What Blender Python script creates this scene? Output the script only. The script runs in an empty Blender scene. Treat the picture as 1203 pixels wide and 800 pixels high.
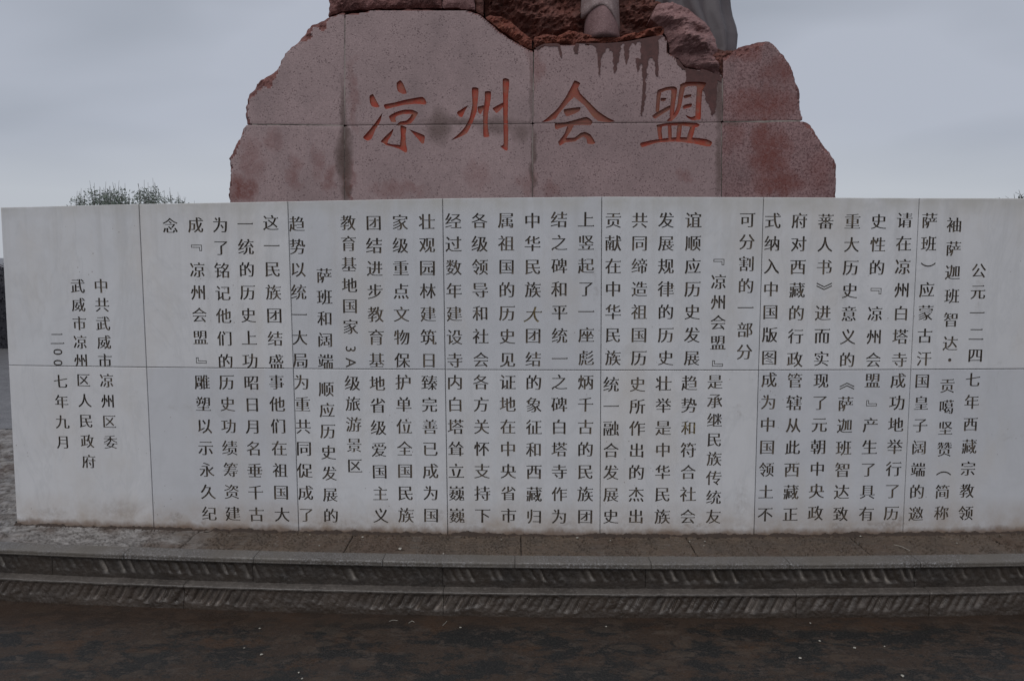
import bpy, bmesh, math, random
import numpy as np
from mathutils import Vector, noise
from mathutils.geometry import delaunay_2d_cdt

random.seed(7)
SC = bpy.context.scene
COL = SC.collection

# ------------------------------------------------------------------ camera, sky, sun, exposure
F, PITCH, H = 950.0, math.radians(5.9), 1.65
cam_d = bpy.data.cameras.new('camera')
cam = bpy.data.objects.new('camera', cam_d)
COL.objects.link(cam)
cam.location = (0, 0, H)
cam.rotation_euler = (math.pi/2 - PITCH, 0, 0)
cam_d.sensor_width = 36
cam_d.sensor_fit = 'HORIZONTAL'
cam_d.lens = 36*F/1203
cam_d.clip_start = 0.05
cam_d.clip_end = 3000
SC.camera = cam
SC.view_settings.view_transform = 'Standard'
SC.view_settings.look = 'None'
SC.view_settings.exposure = 0
SC.view_settings.gamma = 1

SUN_EL, SUN_AZ = math.radians(52), math.radians(200)      # behind the camera, a little to its left
W = bpy.data.worlds.new('World')
SC.world = W
W.use_nodes = True
nt = W.node_tree
nt.nodes.clear()
def wn(t, **k):
    n = nt.nodes.new(t)
    for a, b in k.items():
        setattr(n, a, b)
    return n
out = wn('ShaderNodeOutputWorld')
sky = wn('ShaderNodeTexSky', sky_type='NISHITA', sun_disc=False, sun_elevation=SUN_EL, sun_rotation=SUN_AZ)
bg1 = wn('ShaderNodeBackground'); bg1.inputs[1].default_value = 0.05
bg2 = wn('ShaderNodeBackground'); bg2.inputs[1].default_value = 1.0
nt.links.new(sky.outputs[0], bg1.inputs[0])
tc = wn('ShaderNodeTexCoord')
mp = wn('ShaderNodeMapping'); mp.inputs['Scale'].default_value = (1.0, 1.0, 3.2)
nz = wn('ShaderNodeTexNoise'); nz.inputs['Scale'].default_value = 1.7; nz.inputs['Detail'].default_value = 3.5
nz.inputs['Roughness'].default_value = 0.42; nz.inputs['Distortion'].default_value = 0.3
nt.links.new(tc.outputs['Generated'], mp.inputs[0]); nt.links.new(mp.outputs[0], nz.inputs[0])
rp = wn('ShaderNodeValToRGB')
e = rp.color_ramp.elements
e[0].position = 0.36; e[0].color = (0.300, 0.330, 0.382, 1)
e[1].position = 0.62; e[1].color = (0.455, 0.487, 0.562, 1)
nt.links.new(nz.outputs[0], rp.inputs[0])
# paler cloud base towards the horizon, uneven
sx = wn('ShaderNodeSeparateXYZ'); nt.links.new(tc.outputs['Generated'], sx.inputs[0])
n2 = wn('ShaderNodeTexNoise'); n2.inputs['Scale'].default_value = 2.6; n2.inputs['Detail'].default_value = 2
nt.links.new(mp.outputs[0], n2.inputs[0])
ma = wn('ShaderNodeMath', operation='MULTIPLY_ADD'); ma.inputs[1].default_value = -.16; nt.links.new(n2.outputs[0], ma.inputs[0]); nt.links.new(sx.outputs[2], ma.inputs[2])
mr = wn('ShaderNodeMapRange'); mr.inputs[1].default_value = .075; mr.inputs[2].default_value = -.02; mr.inputs[3].default_value = 0; mr.inputs[4].default_value = .8
nt.links.new(ma.outputs[0], mr.inputs[0])
mxs = wn('ShaderNodeMix', data_type='RGBA'); mxs.inputs[7].default_value = (.53, .56, .61, 1)
nt.links.new(mr.outputs[0], mxs.inputs[0]); nt.links.new(rp.outputs[0], mxs.inputs[6]); nt.links.new(mxs.outputs[2], bg2.inputs[0])
mix = wn('ShaderNodeMixShader'); mix.inputs[0].default_value = 0.93       # closed cloud cover over the sky
nt.links.new(bg1.outputs[0], mix.inputs[1]); nt.links.new(bg2.outputs[0], mix.inputs[2])
nt.links.new(mix.outputs[0], out.inputs[0])

sl = bpy.data.lights.new('sun', 'SUN')
sl.energy = 1.3
sl.angle = math.radians(50)
sl.color = (1.0, 0.985, 0.97)
so = bpy.data.objects.new('sun', sl)
COL.objects.link(so)
d = Vector((math.sin(SUN_AZ)*math.cos(SUN_EL), math.cos(SUN_AZ)*math.cos(SUN_EL), math.sin(SUN_EL)))
so.rotation_euler = d.to_track_quat('Z', 'Y').to_euler()
so.location = (0, -5, 12)

# ------------------------------------------------------------------ where things stand (metres; read off the photograph once)
ZT = 0.235                      # level of the terrace above the lower pavement
def ray(x, y):
    a, b = (x-601.5)/F, (y-400)/F
    return np.array([a, math.cos(PITCH)-b*math.sin(PITCH), -math.sin(PITCH)-b*math.cos(PITCH)])
def on_y(x, y, Y):              # photo pixel -> point on the vertical plane y = Y
    r = ray(x, y); t = Y/r[1]
    return (t*r[0], Y, H+t*r[2])
def on_z(x, y, Z):
    r = ray(x, y); t = (Z-H)/r[2]
    return (t*r[0], t*r[1], Z)
Y0, CURV, UC = 4.008, 0.0152, 0.8
def bow(u): return CURV*(u-UC)**2
SEAM_T = [0, 163, 338, 520, 707, 897, 1080, 1256]
SEAM_B = [20, 181, 351, 526, 705, 886, 1061, 1230]
def on_curve(x, y):
    Y = Y0+0.03
    for _ in range(8):
        p = on_y(x, y, Y); Y = Y0+bow(p[0])
    return p
SEAM_U = [on_curve((a+b)/2, 434)[0] for a, b in zip(SEAM_T, SEAM_B)]
SEAM_Y = [Y0+bow(u) for u in SEAM_U]
def wall_y(u): return float(np.interp(u, SEAM_U, SEAM_Y))
def on_wall(x, y):
    Y = Y0+0.03
    for _ in range(8):
        p = on_y(x, y, Y); Y = wall_y(p[0])
    return p
WALL_TOP = 1.915
TOP_Z = [on_wall(x, y)[2] for x, y in zip(SEAM_T, (244, 240, 237, 233.4, 231.4, 232, 233, 233.4))]

# ------------------------------------------------------------------ helpers
def tag(o, label=None, cat=None, group=None, kind=None):
    if label: o['label'] = label
    if cat: o['category'] = cat
    if group: o['group'] = group
    if kind: o['kind'] = kind
    return o
def empty(name, loc):
    o = bpy.data.objects.new(name, None)
    o.location = loc
    o.empty_display_size = 0.1
    COL.objects.link(o)
    return o
def root_loc(p):
    v = Vector((0, 0, 0))
    while p is not None:
        v += p.location; p = p.parent
    return v
def link(name, me, mats, parent=None, loc=(0, 0, 0)):
    """mesh vertices are world coordinates when loc is (0,0,0)"""
    o = bpy.data.objects.new(name, me)
    for m in mats:
        if m.name not in [x.name for x in me.materials]:
            me.materials.append(m)
    o.location = Vector(loc)
    if parent is not None:
        o.parent = parent
        o.location = Vector(loc)-root_loc(parent)
    COL.objects.link(o)
    return o
def mesh(name, vs, fs, smooth=False, mi=None, attr=None):
    me = bpy.data.meshes.new(name)
    me.from_pydata([tuple(map(float, v)) for v in vs], [], [tuple(int(i) for i in f) for f in fs])
    if mi is not None:
        me.polygons.foreach_set('material_index', np.array(mi, dtype=np.int32))
    if smooth:
        me.polygons.foreach_set('use_smooth', np.ones(len(me.polygons), dtype=bool))
    if attr is not None:
        a = me.attributes.new('wear_tone', 'FLOAT', 'POINT')
        a.data.foreach_set('value', np.array(attr, dtype=np.float32))
    me.update()
    return me
def fbm(x, y, z=0, o=4): return noise.fractal((x, y, z), 0.9, 2.0, o)
def hsh(k, s=0):
    v = math.sin(k*127.1+s*311.7)*43758.5453
    return v-math.floor(v)

# ------------------------------------------------------------------ materials
class M:
    def __init__(s, name):
        s.m = bpy.data.materials.new(name); s.m.use_nodes = True
        s.t = s.m.node_tree; s.b = s.t.nodes['Principled BSDF']
        s.geo = s.n('ShaderNodeNewGeometry')
        s.pos = s.geo.outputs['Position']
    def n(s, t, **k):
        x = s.t.nodes.new(t)
        for a, b in k.items(): setattr(x, a, b)
        return x
    def put(s, inp, v):
        if isinstance(v, bpy.types.NodeSocket): s.t.links.new(v, inp)
        elif isinstance(v, (tuple, list)) and len(v) == 3 and inp.type == 'RGBA': inp.default_value = (*v, 1)
        else: inp.default_value = v
    def scaled(s, sc):
        x = s.n('ShaderNodeMapping'); s.put(x.inputs[0], s.pos); x.inputs['Scale'].default_value = sc
        return x.outputs[0]
    def noise(s, scale, detail=4, rough=.55, vec=None, dist=0):
        x = s.n('ShaderNodeTexNoise'); s.put(x.inputs[0], vec or s.pos)
        x.inputs['Scale'].default_value = scale; x.inputs['Detail'].default_value = detail
        x.inputs['Roughness'].default_value = rough; x.inputs['Distortion'].default_value = dist
        return x.outputs[0]
    def voro(s, scale, vec=None, out='Distance', rnd=1):
        x = s.n('ShaderNodeTexVoronoi'); s.put(x.inputs[0], vec or s.pos)
        x.inputs['Scale'].default_value = scale; x.inputs['Randomness'].default_value = rnd
        return x.outputs[out]
    def math(s, op, a, b=0.0, c=None):
        x = s.n('ShaderNodeMath', operation=op); s.put(x.inputs[0], a); s.put(x.inputs[1], b)
        if c is not None: s.put(x.inputs[2], c)
        return x.outputs[0]
    def ramp(s, v, lo, hi, a=0.0, b=1.0):
        x = s.n('ShaderNodeMapRange'); x.clamp = True
        s.put(x.inputs[0], v); x.inputs[1].default_value = lo; x.inputs[2].default_value = hi
        x.inputs[3].default_value = a; x.inputs[4].default_value = b
        return x.outputs[0]
    def mix(s, f, a, b):
        x = s.n('ShaderNodeMix', data_type='RGBA'); s.put(x.inputs[0], f); s.put(x.inputs[6], a); s.put(x.inputs[7], b)
        return x.outputs[2]
    def sep(s):
        x = s.n('ShaderNodeSeparateXYZ'); s.put(x.inputs[0], s.pos); return x.outputs
    def blotch(s, lst, warp=0.05, wscale=9):
        """soft-edged stain mask: lst of (x, z, rx, rz, strength) in metres"""
        xyz = s.sep()
        wx = s.math('MULTIPLY_ADD', s.noise(wscale, 3), warp*2, -warp)
        wz = s.math('MULTIPLY_ADD', s.noise(wscale*1.3, 3, vec=s.scaled((1, 1, .6))), warp*2, -warp)
        X = s.math('ADD', xyz[0], wx); Z = s.math('ADD', xyz[2], wz)
        tot = None
        for (cx, cz, rx, rz, st) in lst:
            a = s.math('MULTIPLY_ADD', X, 1/rx, -cx/rx); a = s.math('MULTIPLY', a, a)
            b = s.math('MULTIPLY_ADD', Z, 1/rz, -cz/rz); b = s.math('MULTIPLY_ADD', b, b, a)
            g = s.ramp(b, 1.25, 0.1, 0, st)
            tot = g if tot is None else s.math('MAXIMUM', tot, g)
        return tot
    def done(s, col, rough=.6, bump=None, dist=.002, strength=.5, spec=.5):
        s.put(s.b.inputs['Base Color'], col); s.put(s.b.inputs['Roughness'], rough)
        s.b.inputs['Specular IOR Level'].default_value = spec
        if bump is not None:
            x = s.n('ShaderNodeBump'); x.inputs['Strength'].default_value = strength; x.inputs['Distance'].default_value = dist
            s.put(x.inputs['Height'], bump); s.t.links.new(x.outputs[0], s.b.inputs['Normal'])
        return s.m

def wm(x, y, rx, ry, st):
    p = on_wall(x, y); k = p[1]/F
    return (p[0], p[2], rx*k, ry*k, st)
def mat_marble(name, tint):
    m = M(name)
    z = m.sep()[2]
    c = m.mix(m.noise(1.6, 5, .6, dist=.6), tuple(.80*v for v in tint), tint)
    c = m.mix(m.math('MULTIPLY', m.ramp(m.noise(5, 6, .7, dist=1.2), .45, .62), .45), c, tuple(.80*v for v in tint))
    vein = m.ramp(m.math('ABSOLUTE', m.math('SUBTRACT', m.noise(2.2, 6, .65, vec=m.scaled((1.2, 1, .5)), dist=1.5), .5)), 0, .03, .35, 0)
    c = m.mix(vein, c, (.52, .52, .53))
    streak = m.math('MULTIPLY', m.ramp(m.noise(14, 4, .6, vec=m.scaled((1, 1, .06))), .48, .75), m.ramp(z, 1.2, 1.9, .1, .6))
    c = m.mix(streak, c, (.44, .43, .42))
    warm = m.math('MULTIPLY', m.ramp(m.noise(2.6, 6, .68, vec=m.scaled((1, 1, .45))), .50, .72), .38)
    c = m.mix(warm, c, (.53, .475, .41))
    base = m.math('MULTIPLY', m.ramp(z, .43, .235), m.ramp(m.noise(7, 5, .7), .25, .7))
    c = m.mix(m.math('MULTIPLY', base, .95), c, (.34, .265, .20))
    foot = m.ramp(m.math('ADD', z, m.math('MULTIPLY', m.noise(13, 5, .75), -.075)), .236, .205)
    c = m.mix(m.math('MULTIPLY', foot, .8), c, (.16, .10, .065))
    topd = m.math('MULTIPLY', m.ramp(z, 1.84, 1.915), m.ramp(m.noise(9, 4), .35, .65, .15, .7))
    c = m.mix(topd, c, (.47, .45, .41))
    marks = m.blotch([wm(205, 607, 9, 6, .55), wm(238, 612, 5, 4, .6), wm(515, 604, 8, 9, .35), wm(498, 617, 20, 4, .4), wm(665, 615, 22, 4, .3), wm(1040, 616, 26, 4, .6), wm(985, 617, 12, 4, .5), wm(1058, 612, 4, 9, .5),
        wm(872, 590, 10, 34, .22), wm(1150, 345, 5, 26, .25), wm(820, 618, 20, 3, .5), wm(395, 614, 30, 4, .35), wm(60, 602, 20, 6, .3), wm(140, 598, 30, 12, .25), wm(868, 484, 4, 8, .3), wm(700, 330, 3, 40, .2)], .03, 26)
    marks = m.math('MULTIPLY', marks, m.ramp(m.noise(45, 4, .8), .40, .60))
    c = m.mix(marks, c, (.20, .155, .125))
    smudge = m.math('MULTIPLY', m.ramp(m.noise(5.5, 6, .72, dist=.8), .63, .74), .35)
    c = m.mix(smudge, c, (.36, .35, .33))
    sp = m.math('MULTIPLY', m.ramp(m.voro(26), .09, .05), m.ramp(m.noise(2.1, 2), .55, .62))
    c = m.mix(m.math('MULTIPLY', sp, .8), c, (.16, .12, .10))
    return m.done(c, m.ramp(m.noise(4, 3), .3, .7, .38, .6), m.noise(55, 4), .0008, .35)
MARBLE = [mat_marble('marble_a', (.690, .688, .702)), mat_marble('marble_b', (.635, .635, .656)), mat_marble('marble_c', (.715, .707, .715))]

m = M('carved_paint')
fade = m.ramp(m.noise(9, 4, .65), .44, .64)
c = m.mix(fade, (.034, .022, .013), (.15, .115, .082))
c = m.mix(m.math('MULTIPLY', m.ramp(m.noise(60, 3, .7), .5, .66), .6), c, (.20, .165, .13))
PAINT = m.done(c, .7)
m = M('ochre_paint')
c = m.mix(m.ramp(m.noise(70, 3), .42, .62), (.085, .06, .03), (.30, .23, .11))
OCHRE = m.done(c, .7)
m = M('mortar'); MORTAR = m.done(m.mix(m.noise(20), (.17, .15, .13), (.09, .08, .07)), .9)

PY = 5.25                        # front plane of the rough pedestal behind the wall
def pb(x, y, rx, ry, st=1.0):    # stain given in photo pixels
    p = on_y(x, y, PY); k = PY/F
    return (p[0], p[2], rx*k, ry*k, st)
def granite(name, base, dark, coarse=.35, rim=False):
    m = M(name)
    c = m.mix(m.ramp(m.noise(2.4, 6, .65), .3, .7), tuple(v*.80 for v in base), tuple(v*1.16 for v in base))
    c = m.mix(m.math('MULTIPLY', m.ramp(m.noise(120, 3, .8), .42, .6), .45), c, tuple(v*.62 for v in base))
    sp = m.math('MULTIPLY', m.ramp(m.voro(68), .36, .20), m.ramp(m.noise(17, 4, .75), .50-coarse*.26, .60-coarse*.1))
    pit = m.math('MULTIPLY', m.ramp(m.voro(24), .17, .10), m.ramp(m.noise(5, 3), .45, .55))
    sp = m.math('MAXIMUM', sp, pit)
    c = m.mix(m.math('MULTIPLY', m.ramp(m.noise(75, 3, .7), .47, .60), .25+.35*coarse), c, tuple(v*.7 for v in dark) if coarse > .8 else tuple(v*.66 for v in base))
    c = m.mix(m.math('MULTIPLY', sp, m.ramp(m.noise(4, 4, .7), .35, .65, .3+.3*coarse, .8)), c, dark)
    lt = m.math('MULTIPLY', m.ramp(m.voro(70, vec=m.scaled((1.1, .9, 1))), .24, .10), .35)
    c = m.mix(lt, c, tuple(min(1, v*1.45) for v in base))
    # red-brown mineral and rust patches with shapes of their own
    red = m.blotch([pb(905, 182, 24, 34, .95), pb(893, 165, 12, 30, 1), pb(915, 215, 34, 16, .9), pb(965, 205, 16, 24, .5), pb(862, 160, 12, 20, .5), pb(915, 85, 24, 18, .8),
                    pb(895, 122, 44, 22, .85), pb(872, 62, 26, 11, .7), pb(283, 222, 22, 20, .95), pb(345, 205, 10, 22, .5), pb(322, 165, 14, 14, .45), pb(388, 210, 9, 18, .6), pb(620, 215, 12, 16, .4), pb(560, 205, 16, 20, .3), pb(295, 190, 18, 30, .45), pb(372, 190, 8, 20, .45),
                    pb(414, 112, 8, 45, .45), pb(409, 220, 4, 24, .9), pb(413, 200, 5, 22, .5), pb(470, 222, 34, 9, .4),
                    pb(630, 75, 9, 30, .5), pb(648, 222, 12, 10, .4), pb(802, 205, 12, 9, .5)], .09, 11)
    red = m.math('MULTIPLY', red, m.ramp(m.noise(38, 4, .75), .30, .62, .35, 1))
    c = m.mix(red, c, (.150, .034, .024))
    brown = m.blotch([pb(516, 148, 16, 22, .75), pb(585, 148, 26, 12, .65), pb(612, 155, 12, 14, .6), pb(545, 143, 60, 5, .6), pb(405, 187, 11, 36, 1), pb(404.5, 160, 6, 26, 1), pb(407, 222, 6, 26, .8),
                      pb(403, 150, 4, 55, .85), pb(626, 190, 3.4, 45, .8), pb(624, 110, 2.6, 60, .5), pb(845, 118, 5.5, 42, .9), pb(845, 190, 5, 46, .7),
                      pb(688, 160, 6, 7, .4), pb(858, 145, 14, 3, .5)], .035, 14)
    c = m.mix(m.math('MULTIPLY', brown, .92), c, (.082, .046, .036))
    drift = m.math('MULTIPLY', m.ramp(m.noise(5, 4, .65, vec=m.scaled((1, 1, .35))), .53, .72), .35)
    c = m.mix(drift, c, tuple(v*.55 for v in dark) if rim else (.17, .12, .12))
    return m.done(c, .62, m.math('ADD', m.noise(150, 3), m.math('MULTIPLY', sp, -.8)), .0022, .55)
GR = [granite('granite_pale', (.355, .252, .248), (.085, .045, .047)), granite('granite_pink', (.342, .236, .232), (.085, .038, .040), .6),
      granite('granite_speckled', (.305, .180, .176), (.095, .026, .028), 1.0)]
def rockmat(name, a, b, c2, sc=6):
    m = M(name)
    c = m.mix(m.ramp(m.noise(sc, 6, .7, dist=.4), .35, .65), a, b)
    c = m.mix(m.math('MULTIPLY', m.ramp(m.noise(sc*7, 4, .8), .5, .66), .7), c, c2)
    c = m.mix(m.math('MULTIPLY', m.ramp(m.voro(90), .28, .12), .35), c, tuple(min(1, v*2.2) for v in a))
    return m.done(c, .75, m.noise(60, 5, .75), .008, .8)
FRACT = rockmat('fractured_granite', (0.186, 0.066, 0.053), (0.103, 0.039, 0.037), (0.317, 0.147, 0.128))
DARKRED = rockmat('dark_red_rock', (0.159, 0.061, 0.052), (0.092, 0.038, 0.036), (0.333, 0.167, 0.152), 9)
BROWNROCK = rockmat('brown_rock', (0.124, 0.039, 0.027), (0.066, 0.025, 0.019), (0.233, 0.086, 0.063), 7)
PINKROCK = rockmat('pink_rock', (0.252, 0.134, 0.128), (0.176, 0.088, 0.084), (0.361, 0.22, 0.208), 8)
ORANGE = rockmat('rust_red_rock', (0.186, 0.045, 0.024), (0.117, 0.033, 0.022), (0.22, 0.085, 0.05), 8)
BOOTM = rockmat('pale_pink_stone', (.235, .140, .138), (.175, .098, .096), (.30, .20, .20), 12)
CUFFM = rockmat('pale_cuff_stone', (.34, .265, .255), (.25, .18, .175), (.17, .085, .08), 14)
m = M('grey_robe_stone')
c = m.mix(m.noise(3, 5, .6), (.088, .074, .078), (.135, .115, .120))
c = m.mix(m.math('MULTIPLY', m.ramp(m.noise(9, 4, .6, vec=m.scaled((1, 1, .15))), .5, .7), .4), c, (.075, .055, .055))
ROBE = m.done(c, .6, m.noise(90, 4), .002, .5)
m = M('stain')
c = m.mix(m.ramp(m.noise(30, 4, .7), .4, .65), (.068, .024, .020), (.105, .038, .033))
STAIN = m.done(c, .6, m.noise(110, 3), .001, .5)
m = M('red_carving')
z = m.sep()[2]
wear_tone = m.math('MULTIPLY', m.ramp(m.noise(22, 5, .75), .46, .64), .75)
c = m.mix(m.noise(7, 3), (.40, .050, .020), (.30, .036, .018))
c = m.mix(wear_tone, c, (.255, .120, .085))
faded = m.blotch([pb(690, 138, 46, 42, .8), pb(775, 120, 24, 26, .8), pb(810, 108, 30, 18, .7), pb(478, 108, 14, 14, .4), pb(790, 155, 30, 8, .4)], .02, 9)
c = m.mix(faded, c, (.20, .075, .052))
lip = m.math('MULTIPLY', m.ramp(m.noise(34, 4, .7), .5, .6), .3)
c = m.mix(lip, c, (.26, .12, .05))
RED = m.done(c, .6)

def wetstone(name, a, b, light, r0, r1, streakcol, fine=90, brown=None):
    m = M(name)
    c = m.mix(m.ramp(m.noise(5, 6, .68, dist=.5), .35, .65), a, b)
    c = m.mix(m.math('MULTIPLY', m.ramp(m.noise(fine, 4, .8), .5, .66), .6), c, light)
    if brown:
        c = m.mix(m.ramp(m.noise(2.6, 5, .62), .42, .62), c, brown)
    at = m.n('ShaderNodeAttribute'); at.attribute_name = 'wear_tone'
    c = m.mix(m.math('MULTIPLY', at.outputs['Fac'], m.ramp(m.noise(14, 4, .7), .3, .6, .3, 1)), c, streakcol)
    return m.done(c, m.ramp(m.noise(6, 4, .6), .38, .62, r0, r1), m.noise(fine*1.2, 3, .7), .003, .5)
EDGE = wetstone('edging_granite', (.118, .104, .090), (.066, .056, .047), (.42, .41, .42), .30, .5, (.2, .2, .2), 110, brown=(.115, .100, .084))
RISER = wetstone('riser_stone', (.036, .026, .019), (.022, .017, .0135), (.058, .048, .040), .42, .65, (.34, .30, .26), 60)
LOWER = wetstone('lower_stone', (.053, .038, .028), (.031, .023, .0175), (.082, .066, .056), .36, .6, (.36, .305, .265), 60)
LEDGE = wetstone('ledge_stone', (.11, .095, .083), (.055, .046, .040), (.20, .175, .155), .34, .5, (.2, .2, .2), 60)
m = M('tooled_paving')
xyz = m.sep()
c = m.mix(m.ramp(m.noise(6, 6, .7, dist=.5), .35, .65), (.104, .072, .048), (.062, .044, .031))
c = m.mix(m.math('MULTIPLY', m.ramp(m.noise(60, 4, .8), .5, .68), .5), c, (.15, .115, .092))
left = m.ramp(m.math('ADD', xyz[0], m.math('MULTIPLY', m.noise(5, 4, .6), .9)), -.95, -1.5)
c = m.mix(left, c, m.mix(m.ramp(m.noise(16, 5, .7), .4, .6), (.13, .115, .105), (.30, .28, .265)))
c = m.mix(m.math('MULTIPLY', m.ramp(m.noise(3.7, 4, .6), .5, .64), .7), c, (.075, .045, .028))
at = m.n('ShaderNodeAttribute'); at.attribute_name = 'wear_tone'
c = m.mix(m.math('MULTIPLY', at.outputs['Fac'], m.ramp(m.noise(11, 4, .7), .34, .52, .25, .95)), c, (.024, .018, .013))  # darkens the pick marks by their depth
TOOL = m.done(c, m.ramp(m.noise(8, 4), .35, .65, .38, .75), m.noise(80, 4, .75), .004, .7)
m = M('plaza_stone')
c = m.mix(m.ramp(m.noise(5, 6, .7), .35, .65), (.12, .115, .12), (.19, .185, .19))
PLAZA = m.done(c, m.ramp(m.noise(9, 4), .35, .65, .28, .6), m.noise(26, 3, .6, vec=m.scaled((1, 2.5, 1))), .02, .8)
m = M('wet_pavement')
flat = m.scaled((1, 1.6, 1))
n1 = m.noise(3.6, 10, .74, vec=flat, dist=.25)
c = m.mix(m.ramp(n1, .47, .52), (.0125, .0125, .012), (.041, .027, .019))
n2 = m.noise(9, 9, .76, vec=flat, dist=.3)
c = m.mix(m.math('MULTIPLY', m.ramp(n2, .55, .57), .85), c, (.056, .042, .033))
rust = m.math('MULTIPLY', m.ramp(m.noise(4.4, 5, .6, vec=m.scaled((.8, 1.2, 2))), .56, .64), .7)
c = m.mix(rust, c, (.056, .029, .015))
n4 = m.noise(10, 8, .78, vec=m.scaled((1, 1.7, 1)), dist=.3)
blot = m.math('MULTIPLY', m.ramp(n4, .535, .55), m.ramp(m.noise(2.2, 2), .42, .56))
c = m.mix(m.math('MULTIPLY', blot, .9), c, (.0135, .0145, .0135))
cell = m.n('ShaderNodeTexVoronoi'); cell.inputs['Scale'].default_value = 7
wv = m.n('ShaderNodeVectorMath', operation='ADD'); nn_ = m.n('ShaderNodeTexNoise'); nn_.inputs['Scale'].default_value = 6; nn_.inputs['Detail'].default_value = 5
m.put(nn_.inputs[0], m.pos); sc_ = m.n('ShaderNodeVectorMath', operation='SCALE'); m.put(sc_.inputs[0], nn_.outputs['Color']); sc_.inputs['Scale'].default_value = .16
m.put(wv.inputs[0], m.scaled((.8, 1.5, 1))); m.put(wv.inputs[1], sc_.outputs[0]); m.put(cell.inputs[0], wv.outputs[0])
oval = m.math('MULTIPLY', m.ramp(cell.outputs['Distance'], .36, .33), m.ramp(m.noise(1.7, 2), .46, .54))
c = m.mix(m.math('MULTIPLY', oval, .4), c, (.078, .056, .040))
c = m.mix(m.math('MULTIPLY', m.ramp(m.noise(120, 4, .85), .50, .62), .5), c, (.085, .070, .060))
c = m.mix(m.math('MULTIPLY', m.ramp(m.noise(48, 5, .8), .54, .60), .55), c, (.012, .012, .012))
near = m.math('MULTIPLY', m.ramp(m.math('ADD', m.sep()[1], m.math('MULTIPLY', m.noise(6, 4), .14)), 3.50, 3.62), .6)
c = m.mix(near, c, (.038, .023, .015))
film_ = m.ramp(m.noise(1.25, 4, .55, vec=m.scaled((.8, 1.3, 1)), dist=.4), .46, .56)
rough = m.math('MULTIPLY_ADD', film_, -.22, m.ramp(n1, .4, .6, .46, .60))
GROUND = m.done(c, rough, m.math('ADD', m.math('MULTIPLY', n2, .8), m.noise(70, 4, .7)), .004, .5, spec=.25)
m = M('mud'); MUD = m.done(m.mix(m.noise(30, 4, .7), (.052, .031, .02), (.022, .015, .011)), .8, m.noise(120, 3), .002, .6)
m = M('pale_chip'); CHIP = m.done(m.mix(m.noise(60), (.46, .44, .39), (.28, .25, .20)), .6)
m = M('leaf')
c = m.mix(m.noise(1.3, 3), (.11, .135, .11), (.17, .20, .16))
LEAF = m.done(c, .6)
m = M('bark'); BARK = m.done(m.mix(m.noise(12), (.07, .06, .05), (.11, .095, .08)), .9)
m = M('hedge_leaf'); HEDGE = m.done(m.mix(m.noise(5), (.014, .012, .022), (.026, .026, .03)), .7)
m = M('hidden_core'); CORE = m.done((.12, .11, .10), .9)

# ------------------------------------------------------------------ ground levels
me = mesh('pavement', [(-120, -120, 0), (120, -120, 0), (120, 6, 0), (-120, 6, 0)], [(0, 1, 2, 3)])
g = tag(link('pavement', me, [GROUND]), 'dark wet stained pavement in front of the stone steps', kind='structure')

EDGE_Y = 3.618                   # front edge of the edging stones at u = UC
def step_bow(u): return 0.0168*(u-0.9)**2
# plaza behind the wall: one sheet to the horizon, its front edge following the edging stones
us = np.linspace(-7, 7, 57)
vs, fs = [], []
for u in us:
    vs.append((u, EDGE_Y+.06+step_bow(u), ZT-.035))
    vs.append((u*1.0, 9.0, ZT-.035))
for i in range(len(us)-1):
    fs.append((2*i, 2*i+2, 2*i+3, 2*i+1))
k = len(vs)
vs += [(-600, 6.605, ZT-.004), (600, 6.605, ZT-.004), (600, 900, ZT-.004), (-600, 900, ZT-.004)]
fs.append((k, k+1, k+2, k+3))
g = tag(link('plaza', mesh('plaza', vs, fs), [PLAZA]), 'grey stone plaza behind the inscribed wall', kind='structure')

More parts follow.
